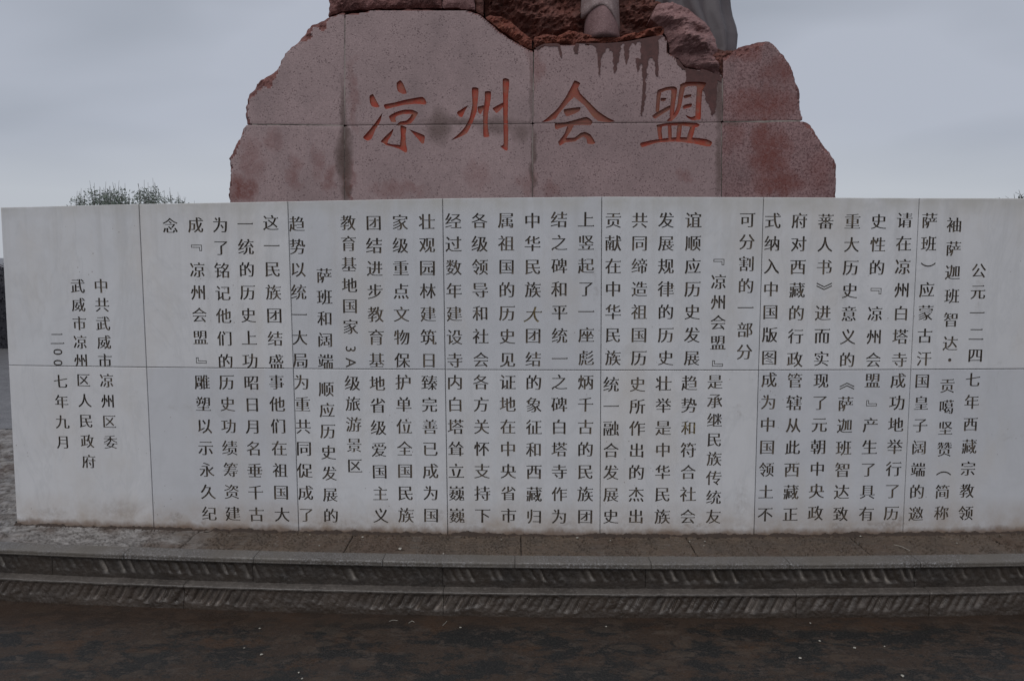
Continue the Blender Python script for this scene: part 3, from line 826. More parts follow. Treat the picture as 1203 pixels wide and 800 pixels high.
# ------------------------------------------------------------------ rough pedestal of granite blocks
def poly_dist(P, A, B):
    """min distance from each point in P to segments A->B, and nearest points"""
    best = np.full(len(P), 1e9); near = np.zeros((len(P), 2))
    for a, b in zip(A, B):
        ab = b-a; L = max(ab.dot(ab), 1e-12)
        t = np.clip(((P-a)@ab)/L, 0, 1)
        q = a+t[:, None]*ab
        dd = np.hypot(*(P-q).T)
        mk = dd < best
        best[mk] = dd[mk]; near[mk] = q[mk]
    return best, near
def inside(P, V):
    x, y = P[:, 0], P[:, 1]; r = np.zeros(len(P), bool); n = len(V)
    for i in range(n):
        x1, y1 = V[i]; x2, y2 = V[(i+1) % n]
        if y1 == y2: continue
        c = ((y1 > y) != (y2 > y)) & (x < (x2-x1)*(y-y1)/(y2-y1)+x1)
        r ^= c
    return r
def slab(px, Y, depth, h, front, free=None, jag=.006, seed=0, fr_idx=1, back_rough=.02):
    """solid block: outline px (photo pixels, read on plane y = Y) filled with a fine grid.
    front(u, z, d_free, d_all) gives (setback, material index). free: per-edge flags of broken edges"""
    V0 = [np.array(on_y(x, y, Y))[[0, 2]] for x, y in px]
    n = len(V0); free = free or [1]*n
    V, FE = [], []
    for i in range(n):
        a, b = V0[i], V0[(i+1) % n]; L = np.hypot(*(b-a)); k = max(1, int(L/.012))
        nrm = np.array([b[1]-a[1], a[0]-b[0]])/max(L, 1e-9)
        for j in range(k):
            t = j/k; q = a+(b-a)*t
            if free[i] and j > 0: q = q+nrm*jag*(1.6*fbm(q[0]*9+seed, q[1]*9, 0, 4)+.7*fbm(q[0]*40+seed, q[1]*40, 0, 3))
            V.append(q); FE.append(free[i])
    V = np.array(V); A, B = V, np.roll(V, -1, 0); FE = np.array(FE, bool)
    lo, hi = V.min(0)-h, V.max(0)+h
    nx, nz = int((hi[0]-lo[0])/h)+1, int((hi[1]-lo[1])/h)+1
    gx, gz = lo[0]+h*np.arange(nx+1), lo[1]+h*np.arange(nz+1)
    cx, cz = np.meshgrid(gx[:-1]+h/2, gz[:-1]+h/2, indexing='ij')
    ins = inside(np.stack([cx.ravel(), cz.ravel()], 1), V).reshape(nx, nz)
    # drop cells joined only at a corner
    for _ in range(3):
        for i in range(1, nx-1):
            for j in range(1, nz-1):
                a, b, c, d_ = ins[i, j], ins[i+1, j] if i+1 < nx else False, ins[i, j+1], ins[i+1, j+1] if i+1 < nx else False
                if a and d_ and not b and not c: ins[i+1, j] = True
                if b and c and not a and not d_: ins[i, j] = True
    idx = -np.ones((nx+1, nz+1), int); pts = []
    cells = []
    for i in range(nx):
        for j in range(nz):
            if ins[i, j]:
                q = []
                for (di, dj) in ((0, 0), (1, 0), (1, 1), (0, 1)):
                    if idx[i+di, j+dj] < 0:
                        idx[i+di, j+dj] = len(pts); pts.append((gx[i+di], gz[j+dj]))
                    q.append(idx[i+di, j+dj])
                cells.append(q)
    P = np.array(pts)
    ec = {}
    for q in cells:
        for t in range(4):
            e_ = (q[t], q[(t+1) % 4])
            if (e_[1], e_[0]) in ec: del ec[(e_[1], e_[0])]
            else: ec[e_] = 1
    bd = sorted({v for e_ in ec for v in e_})
    dall, near = poly_dist(P, A, B)
    P[bd] = near[bd]
    dall, _ = poly_dist(P, A, B)
    dfree = poly_dist(P, A[FE], B[FE])[0] if FE.any() else np.full(len(P), 9.)
    N = len(P); vs = []; mt = np.zeros(N)
    for i in range(N):
        s_, mi_ = front(P[i, 0], P[i, 1], dfree[i], dall[i]); mt[i] = mi_
        vs.append((P[i, 0], Y+s_, P[i, 1]))
    layers = 5
    for l in range(1, layers+1):
        for b_ in bd:
            t = l/layers
            rr = back_rough*fbm(P[b_, 0]*6+seed, P[b_, 1]*6, l*1.7, 3) if dfree[b_] < .01 else 0
            vs.append((P[b_, 0]+rr*.6-(.0 if dfree[b_] > .01 else 0), Y+max(vs[b_][1]-Y+.01, 0)*(1-t)+depth*t, P[b_, 1]+rr))
    pos = {b_: k for k, b_ in enumerate(bd)}; nb = len(bd)
    def vi(l, b_): return b_ if l == 0 else N+(l-1)*nb+pos[b_]
    fs = [tuple(q) for q in cells]; mi = [fr_idx if sum(mt[v] for v in q) >= 2 else 0 for q in cells]
    for (a, b_) in ec:
        for l in range(layers):
            fs.append((vi(l, b_), vi(l, a), vi(l+1, a), vi(l+1, b_))); mi.append(fr_idx)
    # back cap reuses the grid, flat
    M_ = len(vs); mp_ = {}
    for i in range(N):
        if i in pos: mp_[i] = vi(layers, i)
        else: mp_[i] = len(vs); vs.append((P[i, 0], Y+depth, P[i, 1]))
    for q in cells:
        fs.append(tuple(mp_[v] for v in reversed(q))); mi.append(fr_idx)
    return mesh('block', vs, fs, mi=mi)

def block_front(seed, rimw=.012, big=.035, face_noise=.0012, spots=()):
    def f(u, z, df, da):
        w = rimw*(.5+.9*abs(fbm(u*7+seed, z*7, 0, 4)))+big*max(0, fbm(u*3.1+seed, z*3.1, 1, 3)-.12)
        for (sx_, sz_, r_, ww) in spots:
            q = 1-((u-sx_)**2+(z-sz_)**2)/r_**2
            if q > 0: w += ww*q*(.7+1.2*fbm(u*14, z*14, 4, 4))
        if df < w:
            t = 1-df/w
            s_ = .030*t**.8+.012*abs(fbm(u*25, z*25, seed, 4))*min(1, 2*t)
            return (s_+.001, 1)
        s_ = face_noise*fbm(u*5, z*5, seed, 3)
        if da < .004: s_ += .0015
        return (s_, 0)
    return f
pedestal = tag(empty('granite_pedestal', (.35, PY+.5, ZT)), 'pedestal of rough-edged pink granite blocks carved with four large red Chinese characters', 'pedestal')
ZB = 318                          # outlines run down behind the wall to the plaza
def down(x):                      # pixel row on plane PY whose height is the plaza level
    return 400+F*math.tan(math.atan((H-ZT)/PY)-PITCH)
YB = down(0)
blocks = [
 # name, outline, free-edge flags, material
 ([(404.5,147),(404.5,14),(397,16),(385,18.5),(375,24),(363,31.5),(353,43),(345,52),(339.5,57),(333,65),(328,71.5),(321.5,83),(310,90.5),(300,98),(298,104),(291,110),(289,116),(287.5,131),(287.5,145.5)], 0),
 ([(404.5,YB),(404.5,148.2),(287.5,147),(284.5,150),(280,163),(273,175),(266.6,186),(268.2,200),(267.5,216),(268.5,236),(266,300),(262,YB)], 0),
 ([(405.2,147.1),(625.7,144.9),(626,58.5),(621.5,57.5),(612,52),(604,47.5),(590,38),(580,29.5),(568,20),(560,14.5),(545,11),(520,10.5),(490,10),(440,11),(405.8,16)], 0),
 ([(405.2,147.9),(405.4,YB),(624.9,YB),(625.5,145.6)], 0),
 ([(626.4,144.7),(847.9,143.3),(848.5,90),(846,87),(830,82),(805,80),(795,67),(785.5,62),(784,45),(779,39),(765,42),(750,45),(735,48),(715,50),(690,50.5),(660,51),(640,51.5),(627.6,57.5)], 1),
 ([(626.2,145.4),(625.6,YB),(846.2,YB),(847.4,144.1)], 1),
 ([(849,142.6),(944.5,141.4),(942,119),(940.8,105.5),(935.7,92),(929,73),(922,63),(912,52.8),(903.3,47),(890,49),(876,52.8),(859,59.5),(849.6,66)], 2),
 ([(848.4,144.2),(847.2,YB),(988,YB),(985,260),(983.8,231.8),(984.5,194.5),(975,177),(963,160),(956,150),(949,143)], 2),
]
def free_flags(px):
    """edges on a straight seam between blocks stay crisp; every other edge is broken stone"""
    fl = []
    for i in range(len(px)):
        (x1, y1), (x2, y2) = px[i], px[(i+1) % len(px)]
        seam = (abs(x1-x2) < 4 and any(abs((x1+x2)/2-s_) < 3.2 for s_ in (405, 625.6, 848))) or (abs(y1-y2) < 3.5 and 140 < (y1+y2)/2 < 149 and abs(x1-x2) > 60) or (y1 > 320 and y2 > 320)
        fl.append(0 if seam else 1)
    return fl
blk = []
# the block with its upper right corner broken away shows only a crisp arris there, its broken top lies behind
for k, (px, mi_) in enumerate(blocks):
    sgn = sum(px[i][0]*px[(i+1) % len(px)][1]-px[(i+1) % len(px)][0]*px[i][1] for i in range(len(px)))
    if sgn > 0: px = px[::-1]           # image y runs down: keep outlines anticlockwise in the world
    fl = free_flags(px)
    spots = {0: [(368, 38, 26, 9), (310, 97, 26, 11), (300, 143, 20, 2)], 6: [(872, 60, 30, 9), (930, 80, 30, 3)], 7: [(960, 155, 40, 2), (856, 200, 10, 0)], 1: [(272, 180, 20, 4)]}.get(k, [])
    spots = [(on_y(a, b, PY)[0], on_y(a, b, PY)[2], r*PY/F, w_*PY/F) for a, b, r, w_ in spots]
    fr = block_front(k*3.7, spots=spots, rimw=.004 if k in (2, 4) else .014, big=.004 if k in (2, 4) else .03)
    me = slab(px, PY, 1.05 if k not in (6,) else .95, .0125, fr, fl, jag=.004 if k in (2, 4) else .008, seed=k*5.1)
    o = link('granite_block', me, [GR[mi_], FRACT, RED], pedestal)
    bm = bmesh.new(); bm.from_mesh(me); bmesh.ops.recalc_face_normals(bm, faces=bm.faces); bm.to_mesh(me); bm.free()
    blk.append(o)
# dark joint filling behind the seams
a_, b_ = on_y(300, 150, PY), on_y(970, 210, PY)
jv = [(a_[0], PY+.03, ZT), (b_[0], PY+.03, ZT)]
def box(name, x0, x1, y0, y1, z0, z1, mats, parent):
    vs = [(x, y, z) for x in (x0, x1) for y in (y0, y1) for z in (z0, z1)]
    fs = [(0, 1, 3, 2), (4, 6, 7, 5), (0, 4, 5, 1), (2, 3, 7, 6), (0, 2, 6, 4), (1, 5, 7, 3)]
    return link(name, mesh(name, vs, fs), mats, parent)

m = M('pedestal_mortar')
PMORT = m.done(m.mix(m.ramp(m.noise(3.5, 4, .7), .42, .56), (.30, .265, .235), (.07, .058, .05)), .9, m.noise(90, 3), .002, .6)
def joint(px):
    vs = [on_y(x, y, PY) for x, y in px]
    dd = .0145 if px[1][0]-px[0][0] > 150 else .0022
    V = [(x, PY+dd, z) for x, _, z in vs]+[(x, PY+.12, z) for x, _, z in vs]
    link('mortar_joint', mesh('mortar_joint', V, [(0, 1, 2, 3), (7, 6, 5, 4), (0, 4, 5, 1), (1, 5, 6, 2), (2, 6, 7, 3), (3, 7, 4, 0)]), [PMORT], pedestal)
joint([(403.4, 22), (406.6, 22), (406.4, 146), (403.8, 146)]); joint([(403.8, 149.2), (406.4, 149.2), (406.4, YB), (403.8, YB)])
joint([(624.6, 62), (627.4, 62), (627, 143.6), (624.8, 143.6)]); joint([(624.4, 147), (627, 147), (626.6, YB), (624, YB)])
joint([(846.9, 92), (850.2, 92), (849.6, 142), (846.9, 142)]); joint([(846.3, 145.6), (849.4, 145.6), (848.2, YB), (845.2, YB)])
joint([(296, 144.8), (403.5, 146.1), (403.5, 149.3), (296, 148)]); joint([(407, 146.1), (624.5, 143.8), (624.5, 146.8), (407, 149.2)])
joint([(627.3, 143.7), (846.8, 142.2), (846.8, 145.4), (627.3, 146.6)]); joint([(850.3, 141.8), (940, 140.6), (940, 144), (850.3, 145.4)])

# --- the four carved characters
def zc(ox, oy, sc, pts): return [(ox+x/sc, oy+y/sc) for x, y in pts]
A_ = lambda *p: zc(420, 85, 6.015, p)
B_ = lambda *p: zc(630, 85, 5.23, p)
STROKES = [
 # liang
 A_((85,170),(108,155),(125,185),(155,245),(130,250),(100,240),(88,215)),
 A_((175,290),(160,350),(130,400),(100,470),(70,485),(38,462),(75,420),(120,365)),
 A_((275,80),(302,57),(322,80),(348,148),(320,155),(285,135)),
 A_((187,230),(260,215),(340,195),(460,175),(488,215),(478,230),(420,225),(330,232),(260,248),(200,262)),
 A_((222,312),(270,283),(330,266),(385,266),(428,286),(412,312),(380,297),(330,297),(280,310),(266,325),(272,352),(240,352)),
 A_((428,288),(412,318),(378,362),(330,376),(272,378),(300,350),(345,343),(372,318),(384,298)),
 A_((303,378),(345,390),(340,440),(342,500),(352,560),(335,568),(310,545),(300,520),(306,450)),
 A_((255,400),(238,450),(218,480),(208,506),(163,492),(200,450)),
 A_((178,490),(230,508),(300,515),(345,535),(335,565),(300,545),(250,528),(200,515)),
 A_((365,405),(420,425),(475,450),(470,500),(455,505),(425,470),(385,425)),
 # zhou
 A_((783,233),(762,270),(740,318),(718,312),(703,290),(710,278)),
 A_((808,112),(855,115),(850,200),(842,280),(815,350),(775,430),(720,460),(662,482),(700,450),(750,400),(790,330),(812,230)),
 A_((850,245),(895,235),(890,262),(868,298),(850,275)),
 A_((900,138),(943,138),(940,200),(925,280),(920,340),(922,400),(932,455),(890,458),(888,380),(888,280),(900,190)),
 A_((1030,215),(1030,245),(985,290),(965,272),(955,255)),
 A_((1027,48),(1072,55),(1066,150),(1062,300),(1065,400),(1062,548),(1040,550),(1008,522),(1032,508),(1030,350),(1028,180)),
 # hui
 B_((235,52),(270,68),(255,100),(235,150),(195,190),(140,255),(120,285),(80,300),(35,308),(70,280),(130,225),(180,155),(215,90)),
 B_((250,90),(270,130),(330,190),(380,240),(440,280),(485,302),(440,308),(380,300),(340,265),(300,210),(240,160),(215,145)),
 B_((168,230),(270,215),(265,240),(230,258),(185,272)),
 B_((115,315),(180,308),(250,290),(310,275),(345,300),(335,325),(260,325),(180,335),(120,352)),
 B_((232,318),(218,355),(190,395),(175,425),(135,430),(172,380),(195,325)),
 B_((135,425),(180,405),(235,402),(270,375),(300,368),(335,385),(362,432),(350,442),(315,440),(308,410),(290,397),(262,410),(235,427),(180,432),(145,452)),
 # meng
 B_((742,125),(768,125),(760,170),(755,238),(733,243),(737,180)),
 B_((745,112),(800,92),(845,88),(865,100),(862,140),(852,200),(845,270),(820,275),(822,220),(828,150),(828,112),(795,115),(750,134)),
 B_((765,160),(800,160),(790,178),(765,178)),
 B_((712,270),(745,245),(820,205),(828,225),(780,255),(730,287)),
 B_((888,76),(915,78),(902,150),(890,210),(870,260),(835,298),(800,300),(848,250),(866,200),(875,130)),
 B_((880,80),(920,62),(1000,60),(1045,68),(1022,110),(1014,200),(1010,290),(985,290),(976,278),(980,200),(984,130),(984,86),(930,88),(905,100)),
 B_((905,146),(952,136),(950,152),(912,162)),
 B_((898,212),(915,200),(957,193),(950,215),(905,227)),
 B_((915,262),(950,277),(985,268),(1005,290),(960,297),(930,282)),
 B_((740,325),(800,313),(900,310),(985,312),(1005,325),(985,340),(900,330),(800,330),(745,340)),
 B_((742,335),(772,333),(770,360),(775,410),(752,410)),
 B_((808,328),(830,328),(832,408),(812,408)),
 B_((868,328),(895,328),(885,406),(860,406)),
 B_((947,336),(977,334),(957,410),(925,408)),
 B_((640,435),(730,415),(860,400),(980,403),(1050,413),(1080,430),(1070,455),(1040,455),(960,438),(850,427),(740,434),(650,462)),
]
def smooth_loop(P):
    P = [np.array(p) for p in P]; o = []
    n = len(P)
    for i in range(n):
        p0, p1, p2, p3 = P[i-1], P[i], P[(i+1) % n], P[(i+2) % n]
        # keep sharp corners sharp, round gentle ones
        o.append(p1)
        L = np.hypot(*(p2-p1))
        if L > 2.2:
            for t in (.33, .67):
                q = .5*((2*p1)+(-p0+p2)*t+(2*p0-5*p1+4*p2-p3)*t*t+(-p0+3*p1-3*p2+p3)*t**3)
                lin = p1+(p2-p1)*t
                o.append(.55*q+.45*lin)
    return o
def stroke_prism(P, depth=.013):
    P = smooth_loop(P)
    W3 = [np.array(on_y(x, y, PY))[[0, 2]] for x, y in P]
    n = len(W3)
    ar = sum(W3[i][0]*W3[(i+1) % n][1]-W3[(i+1) % n][0]*W3[i][1] for i in range(n))
    if ar < 0: W3 = W3[::-1]
    c = []
    for i in range(n):
        e1 = W3[i]-W3[i-1]; e2 = W3[(i+1) % n]-W3[i]
        e1 = e1/max(np.hypot(*e1), 1e-9); e2 = e2/max(np.hypot(*e2), 1e-9)
        nn = np.array([-(e1[1]+e2[1]), e1[0]+e2[0]]); L = np.hypot(*nn)
        c.append(nn/L if L > .4 else nn*0)
    vs = []
    for (y, ins) in ((-.02, 0), (.0, 0), (depth, .0035)):
        for w, k in zip(W3, c):
            q = w+k*ins
            vs.append((q[0], PY+y, q[1]))
    fs = [tuple(range(n)), tuple(range(3*n-1, 2*n-1, -1))]
    for l in (0, 1):
        for i in range(n):
            j = (i+1) % n
            fs.append((l*n+i, (l+1)*n+i, (l+1)*n+j, l*n+j))
    me = mesh('stroke', vs, fs)
    bm = bmesh.new(); bm.from_mesh(me)
    bmesh.ops.triangulate(bm, faces=bm.faces)
    bmesh.ops.recalc_face_normals(bm, faces=bm.faces)
    if bm.calc_volume(signed=True) < 0: bmesh.ops.reverse_faces(bm, faces=bm.faces)
    for f in bm.faces: f.material_index = 2
    bm.to_mesh(me); bm.free()
    for m_ in (GR[0], FRACT, RED): me.materials.append(m_)
    return me
def stroke_targets(P):
    xs = [p[0] for p in P]; ys = [p[1] for p in P]
    L = []
    for k, (x0, x1, y0, y1) in {2: (405, 626, 10, 146.3), 3: (405, 626, 144.8, 400), 4: (626, 848.5, 40, 145), 5: (626, 848, 144, 400)}.items():
        if max(xs) > x0 and min(xs) < x1 and max(ys) > y0 and min(ys) < y1: L.append(k)
    return L

# --- dark red run-off stains on the face, thin films with shapes of their own
def film(name, loops, parent, mat, cuts=()):
    FVs, FFs = [], []
    for P in loops:
        P = [(x+.0, y) for x, y in P]
        w = [np.array(on_y(x+1.6*fbm(x*.35, y*.2, 3, 3), y+2.2*fbm(x*.3, y*.3, 9, 3)*(y > 56), PY)) for x, y in smooth_loop(smooth_loop(P))]
        n0 = len(FVs); n = len(w)
        ar = sum(w[i][0]*w[(i+1) % n][2]-w[(i+1) % n][0]*w[i][2] for i in range(n))
        if ar < 0: w = w[::-1]
        for q in w: FVs.append((q[0], PY-.0032, q[2]))
        for q in w: FVs.append((q[0], PY+.006, q[2]))
        FFs.append(tuple(range(n0, n0+n))); FFs.append(tuple(range(n0+2*n-1, n0+n-1, -1)))
        for i in range(n):
            j = (i+1) % n
            FFs.append((n0+i, n0+n+i, n0+n+j, n0+j))
    me = mesh(name, FVs, FFs)
    bm = bmesh.new(); bm.from_mesh(me); bmesh.ops.triangulate(bm, faces=bm.faces); bmesh.ops.recalc_face_normals(bm, faces=bm.faces); bm.to_mesh(me); bm.free()
    return link(name, me, [mat, mat, RED], parent)
drips = [
 [(629,57),(640,52),(655,51.5),(658,54),(660,69),(658.5,69),(656.5,60),(655,55),(645,55),(638,54),(631,60)],
 [(655,51.5),(674,51),(690,51),(696,52),(700,56),(702,66),(703.2,88),(704.5,88),(706,70),(710,62),(712,56),(715,56),(720,64),(720.5,78),(721.5,86),(723,85),(727,70),(729,54),(733,50.5),(733,60),(735.3,76),(737,74),(739,60),(741,50),(744,49),(745,53),(748,49),(752,48),(753.2,62),(752,70),(747.5,70),(748.5,84),(750.5,83),(752,75),(754,74),(755,92),(754.5,112),(752.5,135),(754.5,136),(758,118),(759,96),(761,72),(765,68),(769,74),(771,90),(773,90),(773.5,62),(774,46),(779,41),(768,41.5),(750,45.5),(735,48.5),(715,50.5),(690,51)],
 [(676,51.5),(680,52),(679,62),(676.5,64),(674,58)],
]
drips[1] = [(680,51.2),(690,52),(696,53),(700,56),(702,66),(703.2,88),(704.5,88),(706,70),(710,62),(712,57),(715,57),(720,64),(720.5,78),(721.5,86),(723,85),(727,70),(729,55),(732,51),(733,60),(735.3,76),(737,74),(739,60),(741,51.5),(744,51),(745.5,54),(748,50),(752,49.5),(753,62),(752,69),(747.5,70),(748.5,84),(750.5,83),(752,76),(754,75),(755,92),(754.5,112),(752.5,135),(754.5,136),(758,118),(759,96),(761,72),(765,68),(769,74),(771,90),(773,90),(773.5,62),(774,47),(778,42.5),(768,43.2),(750,46.8),(735,49.4),(715,51),(695,51.2)]
stain_r = [(795.5,68.5),(805,80.8),(830,83),(845.5,88),(847.5,92),(846.8,96),(843,95),(842,108),(840.8,128),(837,136),(834,128),(829,116),(826,106),(821,104),(815,99),(805.5,97),(806,84),(799,79),(795,74)]
S1 = film('red_stain', [drips[0]], blk[4], STAIN)
S2 = film('red_stain', [drips[1]], blk[4], STAIN)
S3 = film('red_stain', [drips[2]], blk[4], STAIN)
S4 = film('red_stain', [stain_r], blk[4], STAIN)
for P in STROKES:
    for k in stroke_targets(P):
        if not boolean(blk[k], stroke_prism(P), 'MANIFOLD'):
            print('stroke uncut', P[0], k); boolean(blk[k], stroke_prism(P), 'EXACT')
    if max(p[0] for p in P) > 795 and min(p[1] for p in P) < 110:
        boolean(S4, stroke_prism(P), 'MANIFOLD')

# ------------------------------------------------------------------ base of the sculpture above the pedestal
statue = tag(empty('statue', (.4, PY+.5, on_y(600, 60, PY)[2])), 'carved red stone statue seen from boot and grey robe hem down to its rocky foot', 'statue')
def rough_front(seed, bulge=.05, R=.12, amp=.05, sc=5, ledge=0):
    def f(u, z, df, da):
        t = min(1, da/R)
        n_ = amp*fbm(u*sc+seed, z*sc*1.3, seed, 6)+amp*.35*abs(fbm(u*sc*4, z*sc*4, seed, 4))
        if ledge: n_ += .02*math.sin(z*ledge+4*fbm(u*2, z*2, seed, 3))
        return (-bulge*(1-(1-t)**2)+n_*min(1, .25+t*1.5), 0)
    return f
def rock(name, px, Y, depth, mat, seed=0, h=.012, **k):
    sgn = sum(px[i][0]*px[(i+1) % len(px)][1]-px[(i+1) % len(px)][0]*px[i][1] for i in range(len(px)))
    if sgn > 0: px = px[::-1]
    me = slab(px, Y, depth, h, rough_front(seed, **k), None, jag=.006, seed=seed, fr_idx=0)
    bm = bmesh.new(); bm.from_mesh(me); bmesh.ops.recalc_face_normals(bm, faces=bm.faces); bm.to_mesh(me); bm.free()
    return link(name, me, [mat], statue)
TOPY = -170
rock('rock_ledge', [(385.5,19),(388,6),(386,-12),(392,-40),(400,-80),(415,TOPY),(508,TOPY),(517.5,-10),(519,10.0),(490,9.6),(440,10.5),(404,14)], PY+.03, .9, DARKRED, 3, bulge=.03, amp=.03, R=.04)
rock('stone_block', [(520,9.8),(519,-20),(512,TOPY),(552,TOPY),(557,-10),(558,11.5),(545,10.4)], PY+.04, .9, PINKROCK, 5, bulge=.015, amp=.012, R=.03)
rock('stone_block', [(558.8,13.5),(557,TOPY),(566,TOPY),(567.5,0),(568.2,19)], PY+.07, .9, BROWNROCK, 15, bulge=.01, amp=.02, R=.03, h=.01)
rock('broken_slope', [(569,20.5),(575,18),(590,20),(601,26),(612,37),(624.6,46),(625.4,57.5),(620,57),(604,47),(590,37.5),(580,29)], PY+.035, .5, ORANGE, 8, bulge=.015, amp=.05, R=.04, h=.009, sc=9)
rock('rock_mass', [(569.5,21),(568.5,TOPY),(700,TOPY),(700,20),(690,47),(665,51),(640,51.5),(628,50),(612,38),(601,27),(590,21)], PY+.20, .9, BROWNROCK, 11, bulge=.09, amp=.085, R=.13, sc=6)
rock('rock_lip', [(627.5,56),(628,44),(640,41),(655,43),(668,36),(684,38),(700,44),(728,44),(745,38),(762,34),(780,32),(779,40),(750,45.5),(715,50.5),(690,51.2),(660,51.6),(640,52.4)], PY+.02, .5, ORANGE, 21, bulge=.02, amp=.055, R=.03, h=.008, sc=11)
rock('rock_mass', [(722,46),(722,TOPY),(850,TOPY),(840,0),(820,30),(790,50),(770,42),(745,46)], PY+.22, .8, BROWNROCK, 17, bulge=.07, amp=.08, R=.14, sc=5)
rock('carved_fold', [(779,38),(775,32),(764,22),(772,6),(790,2),(808,10),(823,22),(834,33),(841,46),(843,60),(848,72),(849,88),(838,85),(822,82),(806,79),(797,68),(786,62),(784,46)], PY+.03, .5, PINKROCK, 23, bulge=.10, amp=.050, R=.17, sc=7, h=.009, ledge=60)
rock('dark_cleft', [(826,62),(838,56),(852,60),(862,60),(850,68),(849,90),(840,78)], PY+.02, .5, BROWNROCK, 27, bulge=.04, amp=.05, R=.04, h=.009)
# grey robe: folded cloth standing behind the fold
def robe(outl, Y, dep, mat, folds, seed):
    """outl: rows (photo y, x left, x right)"""
    vs, fs = [], []; nth = 72
    rows = []
    for i in range(len(outl)-1):
        for t in np.linspace(0, 1, 9)[:-1]:
            rows.append([outl[i][q]*(1-t)+outl[i+1][q]*t for q in range(3)])
    rows.append(list(outl[-1]))
    for (y, xl, xr) in rows:
        a = on_y(xl, y, Y); b = on_y(xr, y, Y); c = (a[0]+b[0])/2; r = (b[0]-a[0])/2
        for k in range(nth):
            th = 2*math.pi*k/nth
            fo = 1+.095*math.sin(folds*th+a[2]*1.5+seed+1.5*fbm(a[2]*1.2, th, seed))*abs(math.sin(th))+.03*fbm(math.cos(th)*2, math.sin(th)*2, a[2]*2+seed)
            if abs(math.cos(th)) > .9: fo = 1+(fo-1)*.3
            vs.append((c+r*math.cos(th)*fo, Y+dep+dep*math.sin(th)*fo*-1, a[2]))
    nr = len(rows)
    for i in range(nr-1):
        for k in range(nth):
            j = (k+1) % nth
            fs.append((i*nth+k, i*nth+j, (i+1)*nth+j, (i+1)*nth+k))
    fs.append(tuple(range(nth))); fs.append(tuple((nr-1)*nth+k for k in reversed(range(nth))))
    me = mesh('robe', vs, fs, smooth=True)
    bm = bmesh.new(); bm.from_mesh(me); bmesh.ops.recalc_face_normals(bm, faces=bm.faces); bm.to_mesh(me); bm.free()
    return link('robe', me, [mat], statue)
robe([(-170, 742, 862), (-90, 748, 868), (-30, 752, 869), (0, 756, 870.5), (12, 762, 872.5), (25, 770, 877), (34, 778, 879), (44, 786, 878), (56, 795, 876.5), (72, 800, 872)], PY+.10, .30, ROBE, 13, 2.2)
# boot: pale cuff over a rounded toe
def loft(name, rows, mat, nth=40, fold=0, seed=0, hem=0):
    vs, fs = [], []
    for ri, (y, xc, rx, ry, yc) in enumerate(rows):
        p = on_y(xc, y, yc); k = yc/F
        for t in range(nth):
            th = 2*math.pi*t/nth
            hz_ = hem*max(0, ri-2)/5*(.35+.65*(math.cos(th) > 0))*abs(math.cos(th))**1.5 if hem else 0
            f_ = 1+fold*math.sin(7*th+seed+y*.05)
            vs.append((p[0]+rx*k*math.cos(th)*f_, yc-ry*k*math.sin(th)*f_, p[2]-hz_+.004*fbm(th, p[2]*20, seed)))
    n_ = len(rows)
    for i in range(n_-1):
        for t in range(nth):
            j = (t+1) % nth
            fs.append((i*nth+t, i*nth+j, (i+1)*nth+j, (i+1)*nth+t))
    fs.append(tuple(range(nth))); fs.append(tuple((n_-1)*nth+t for t in reversed(range(nth))))
    me = mesh(name, vs, fs, smooth=True)
    bm = bmesh.new(); bm.from_mesh(me); bmesh.ops.recalc_face_normals(bm, faces=bm.faces); bm.to_mesh(me); bm.free()
    return link(name, me, [mat], statue)
loft('cuff', [(TOPY, 703, 32, 30, 5.44), (-60, 704, 25, 26, 5.42), (-20, 704.5, 21.5, 26, 5.40), (-4, 704.5, 21, 27, 5.40), (6, 704.5, 21.5, 28, 5.40), (11, 704.5, 22, 29, 5.40), (14, 704.5, 22.2, 30, 5.40), (15, 705, 21, 28, 5.40)], CUFFM, fold=.03, hem=.15)
loft('boot', [(4, 705, 13, 15, 5.39), (9, 705, 16, 22, 5.39), (15, 705, 17.4, 27.5, 5.395), (24, 705.5, 18.2, 29, 5.395), (32, 706, 19, 30, 5.395), (40, 706.5, 19.8, 31, 5.395), (45.5, 707, 20.2, 31, 5.395), (50, 707, 20.2, 31, 5.395)], BOOTM)

